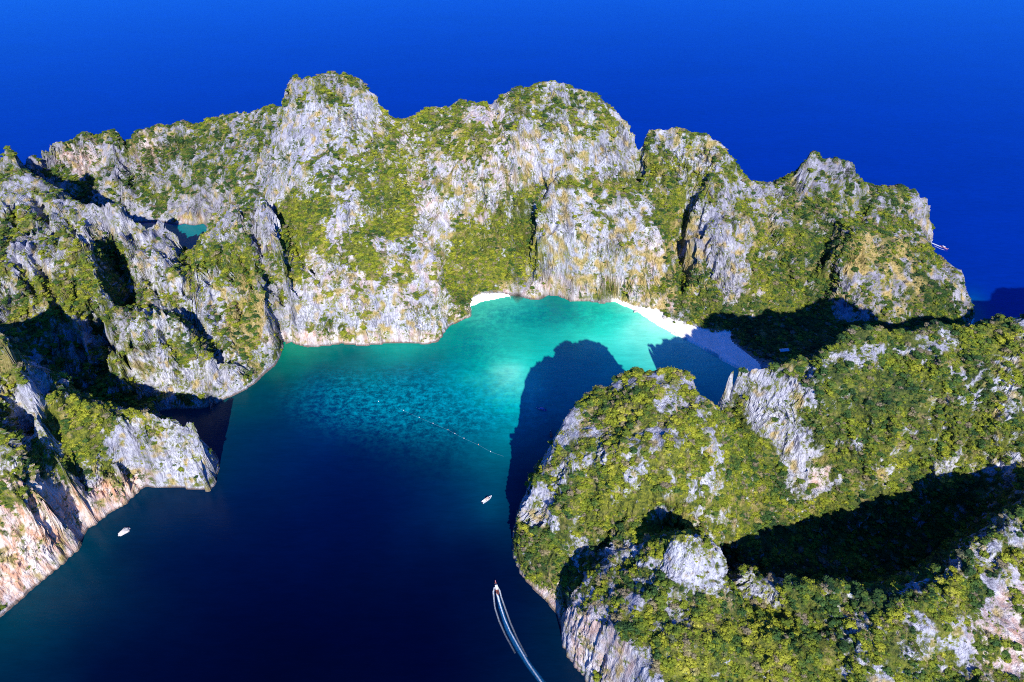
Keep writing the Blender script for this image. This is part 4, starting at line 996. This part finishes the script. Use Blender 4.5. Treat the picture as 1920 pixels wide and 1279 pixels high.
def wake(name, paths, label, z=0.02):
    vs = []; fs = []; al = []
    for q, path in enumerate(paths):
        X, Y, nx, ny, W, A = ribbon(path); o = len(vs)
        for i in range(len(X)):
            for k, e_ in ((-1, 0), (-.5, .8), (0, 1), (.5, .8), (1, 0)):
                vs.append((X[i]+nx[i]*W[i]*.5*k, Y[i]+ny[i]*W[i]*.5*k, z+q*0.004)); al.append(A[i]*e_)
        for i in range(len(X)-1):
            for k in range(4):
                fs.append((o+i*5+k, o+i*5+k+1, o+(i+1)*5+k+1, o+(i+1)*5+k))
    o = py_mesh(name, vs, fs, M_FOAM); fattr(o.data, "foam", np.array(al)); o["kind"] = "stuff"; return o
wake("boat_wake", [[(931, 1112, 1.1, 1), (934, 1120, 1.9, 1), (938, 1135, 1.2, .9), (946, 1160, 1.1, .7), (957, 1185, 1.2, .55), (972, 1212, 1.3, .46), (990, 1243, 1.4, .4), (1015, 1279, 1.5, .34), (1040, 1310, 1.5, .3)],
      [(927, 1101, 1, .8), (925, 1110, 1.6, .8), (926, 1122, 1.4, .5), (928, 1140, 1.4, .35), (936, 1165, 1.6, .22), (948, 1192, 1.6, .15), (966, 1225, 1.6, .08)],
      [(933, 1100, 1, .8), (937, 1108, 1.5, .7), (940, 1120, 1.4, .45), (947, 1140, 1.5, .32), (957, 1168, 1.6, .2), (970, 1198, 1.6, .12), (988, 1232, 1.6, .06)],
      ], "")
churn = wake("churned_water", [[(933, 1116, 2.5, .5), (939, 1140, 4, .5), (952, 1180, 4.6, .46), (971, 1215, 5, .42), (992, 1248, 5, .38), (1020, 1284, 5, .34)]], "", 0.012)
churn.data.materials.clear(); churn.data.materials.append(M_CHURN)
wake("boat_wake", [[(1767, 464, 2, 1), (1760, 461, 3.2, 1), (1750, 457, 3.6, .95), (1740, 453, 4, .9)], [(1771, 469, 1.2, .9), (1763, 466.5, 1.6, .7), (1752, 461, 2, .5)]], "")
wake("shore_surf", [[(1826, 597, 3, .6), (1822, 604, 4, .75), (1818, 611, 3, .6)]], "")

# swimming-area buoys and rope
bpos = [(710, 753), (757, 770), (786, 783), (812, 794), (840, 806), (853, 813), (870, 822), (897, 834), (920, 847)]
bcol = ["white", "white", "white", "white", "orange", "white", "white", "orange", "white"]
where = ["off the end of the rope over pale coral", "at the upper left end of the rope", "second along the rope from upper left", "third along the rope from upper left", "nearest the middle of the rope", "just below the orange middle buoy", "fourth along the rope from lower right", "next to the lower right end", "at the lower right end of the rope"]
for i, (x, y) in enumerate(bpos):
    a = P(x, y); e = thing("buoy", (a[0], a[1], 0), 0, f"small {bcol[i]} buoy {where[i]}", "buoy", "buoys of the swimming line")
    m = M_ORANGE if bcol[i] == "orange" else M_WHITE
    me = bpy.data.meshes.new("float"); vs = []; fs = []
    for k in range(7):
        th = math.pi*k/6
        for j in range(10): vs.append((.38*math.sin(th)*math.cos(j*.6283), .38*math.sin(th)*math.sin(j*.6283), .08-.36*math.cos(th)))
    for k in range(6):
        for j in range(10): fs.append((k*10+j, k*10+(j+1) % 10, (k+1)*10+(j+1) % 10, (k+1)*10+j))
    py_mesh("float", vs, fs, m, e, True)
    v, f = box_data(-.05, .05, -.05, .05, .5, 1.3); py_mesh("pole", v, f, M_WHITE, e)
rp = wake("buoy_rope", [[(748, 766, .14, 1)]+[(x, y+.3, .14, 1) for x, y in bpos[1:]]+[(945, 856, .14, 1)]], "")
del rp["kind"]; rp.data.materials[0] = M_AWN; rp["label"] = "thin pale rope of the buoy line crossing the bay"; rp["category"] = "rope"
rp.data.materials.clear(); rp.data.materials.append(simple("faded_rope", (0.10, 0.24, 0.30), 0.8))

def boulder(px, py, lx, ly, h, rz, seed, label, z0=0.0, cat="rock"):
    a = P(px, py, z0); n = 28; m_ = 14; vs = []; fs = []
    th = np.linspace(0.02, math.pi*.62, m_); ph = np.arange(n)/n*2*math.pi
    T, Q = np.meshgrid(th, ph, indexing='ij')
    x = np.sin(T)*np.cos(Q); y = np.sin(T)*np.sin(Q); z = np.cos(T)
    d = 1+0.35*noise3(x*1.6+seed, y*1.6, z*1.6, 3)+0.22*np.abs(noise3(x*4+seed, y*4, z*2, 5))
    taper = 1-0.38*y
    Vb = np.stack([x*d*lx/2*taper, y*d*ly/2, z*d*h], -1).reshape(-1, 3)
    for i in range(m_-1):
        for k in range(n): fs.append((i*n+k, i*n+(k+1) % n, (i+1)*n+(k+1) % n, (i+1)*n+k))
    fs.append(tuple(range(n-1, -1, -1)))
    o = py_mesh("sea_rock", [tuple(q) for q in Vb], fs, M_PALE); o.location = (a[0], a[1], z0); o.rotation_euler = (0, 0, rz)
    o["label"] = label; o["category"] = cat
    return o
boulder(232, 998, 5.6, 10.5, 2.2, math.radians(142), 1, "pale pointed rock islet standing alone in the dark bay, lower left")
boulder(1192, 584, 5, 3, 1.2, 0.3, 2, "low brown rock on the sunlit white beach", 1.5)
boulder(928, 560, 2.5, 2, 0.9, 0.3, 4, "tiny dark rock at the water edge of the cove sand")
boulder(1246, 597, 4, 6, 2.6, 0.6, 6, "grey rock at the back of the white beach", 2.2)

# hut in the shaded jungle
hx, hy, _ = P(1471, 654, 9)
hz = float(height(np.array([hx]), np.array([hy]))[0])
e = thing("beach_hut", (hx, hy, hz), math.radians(8), "small pale-roofed hut in the black shade of the jungle behind the beach", "hut")
v, f = box_data(-4.6, 4.6, -1.8, 1.8, -.5, 2.6); py_mesh("wall", v, f, M_DECK, e)
py_mesh("roof", [(-5.4, -2.6, 2.5), (5.4, -2.6, 2.5), (5.4, 2.6, 2.5), (-5.4, 2.6, 2.5), (-5.0, 0, 4.2), (5.0, 0, 4.2)], [(0, 1, 5, 4), (2, 3, 4, 5), (0, 4, 3), (1, 2, 5), (3, 2, 1, 0)], M_THATCH, e)
for q in (-2.5, 2.5):
    v, f = box_data(q-.5, q+.5, -1.86, -1.80, 0.1, 2.1); py_mesh("door", v, f, M_DARK, e)
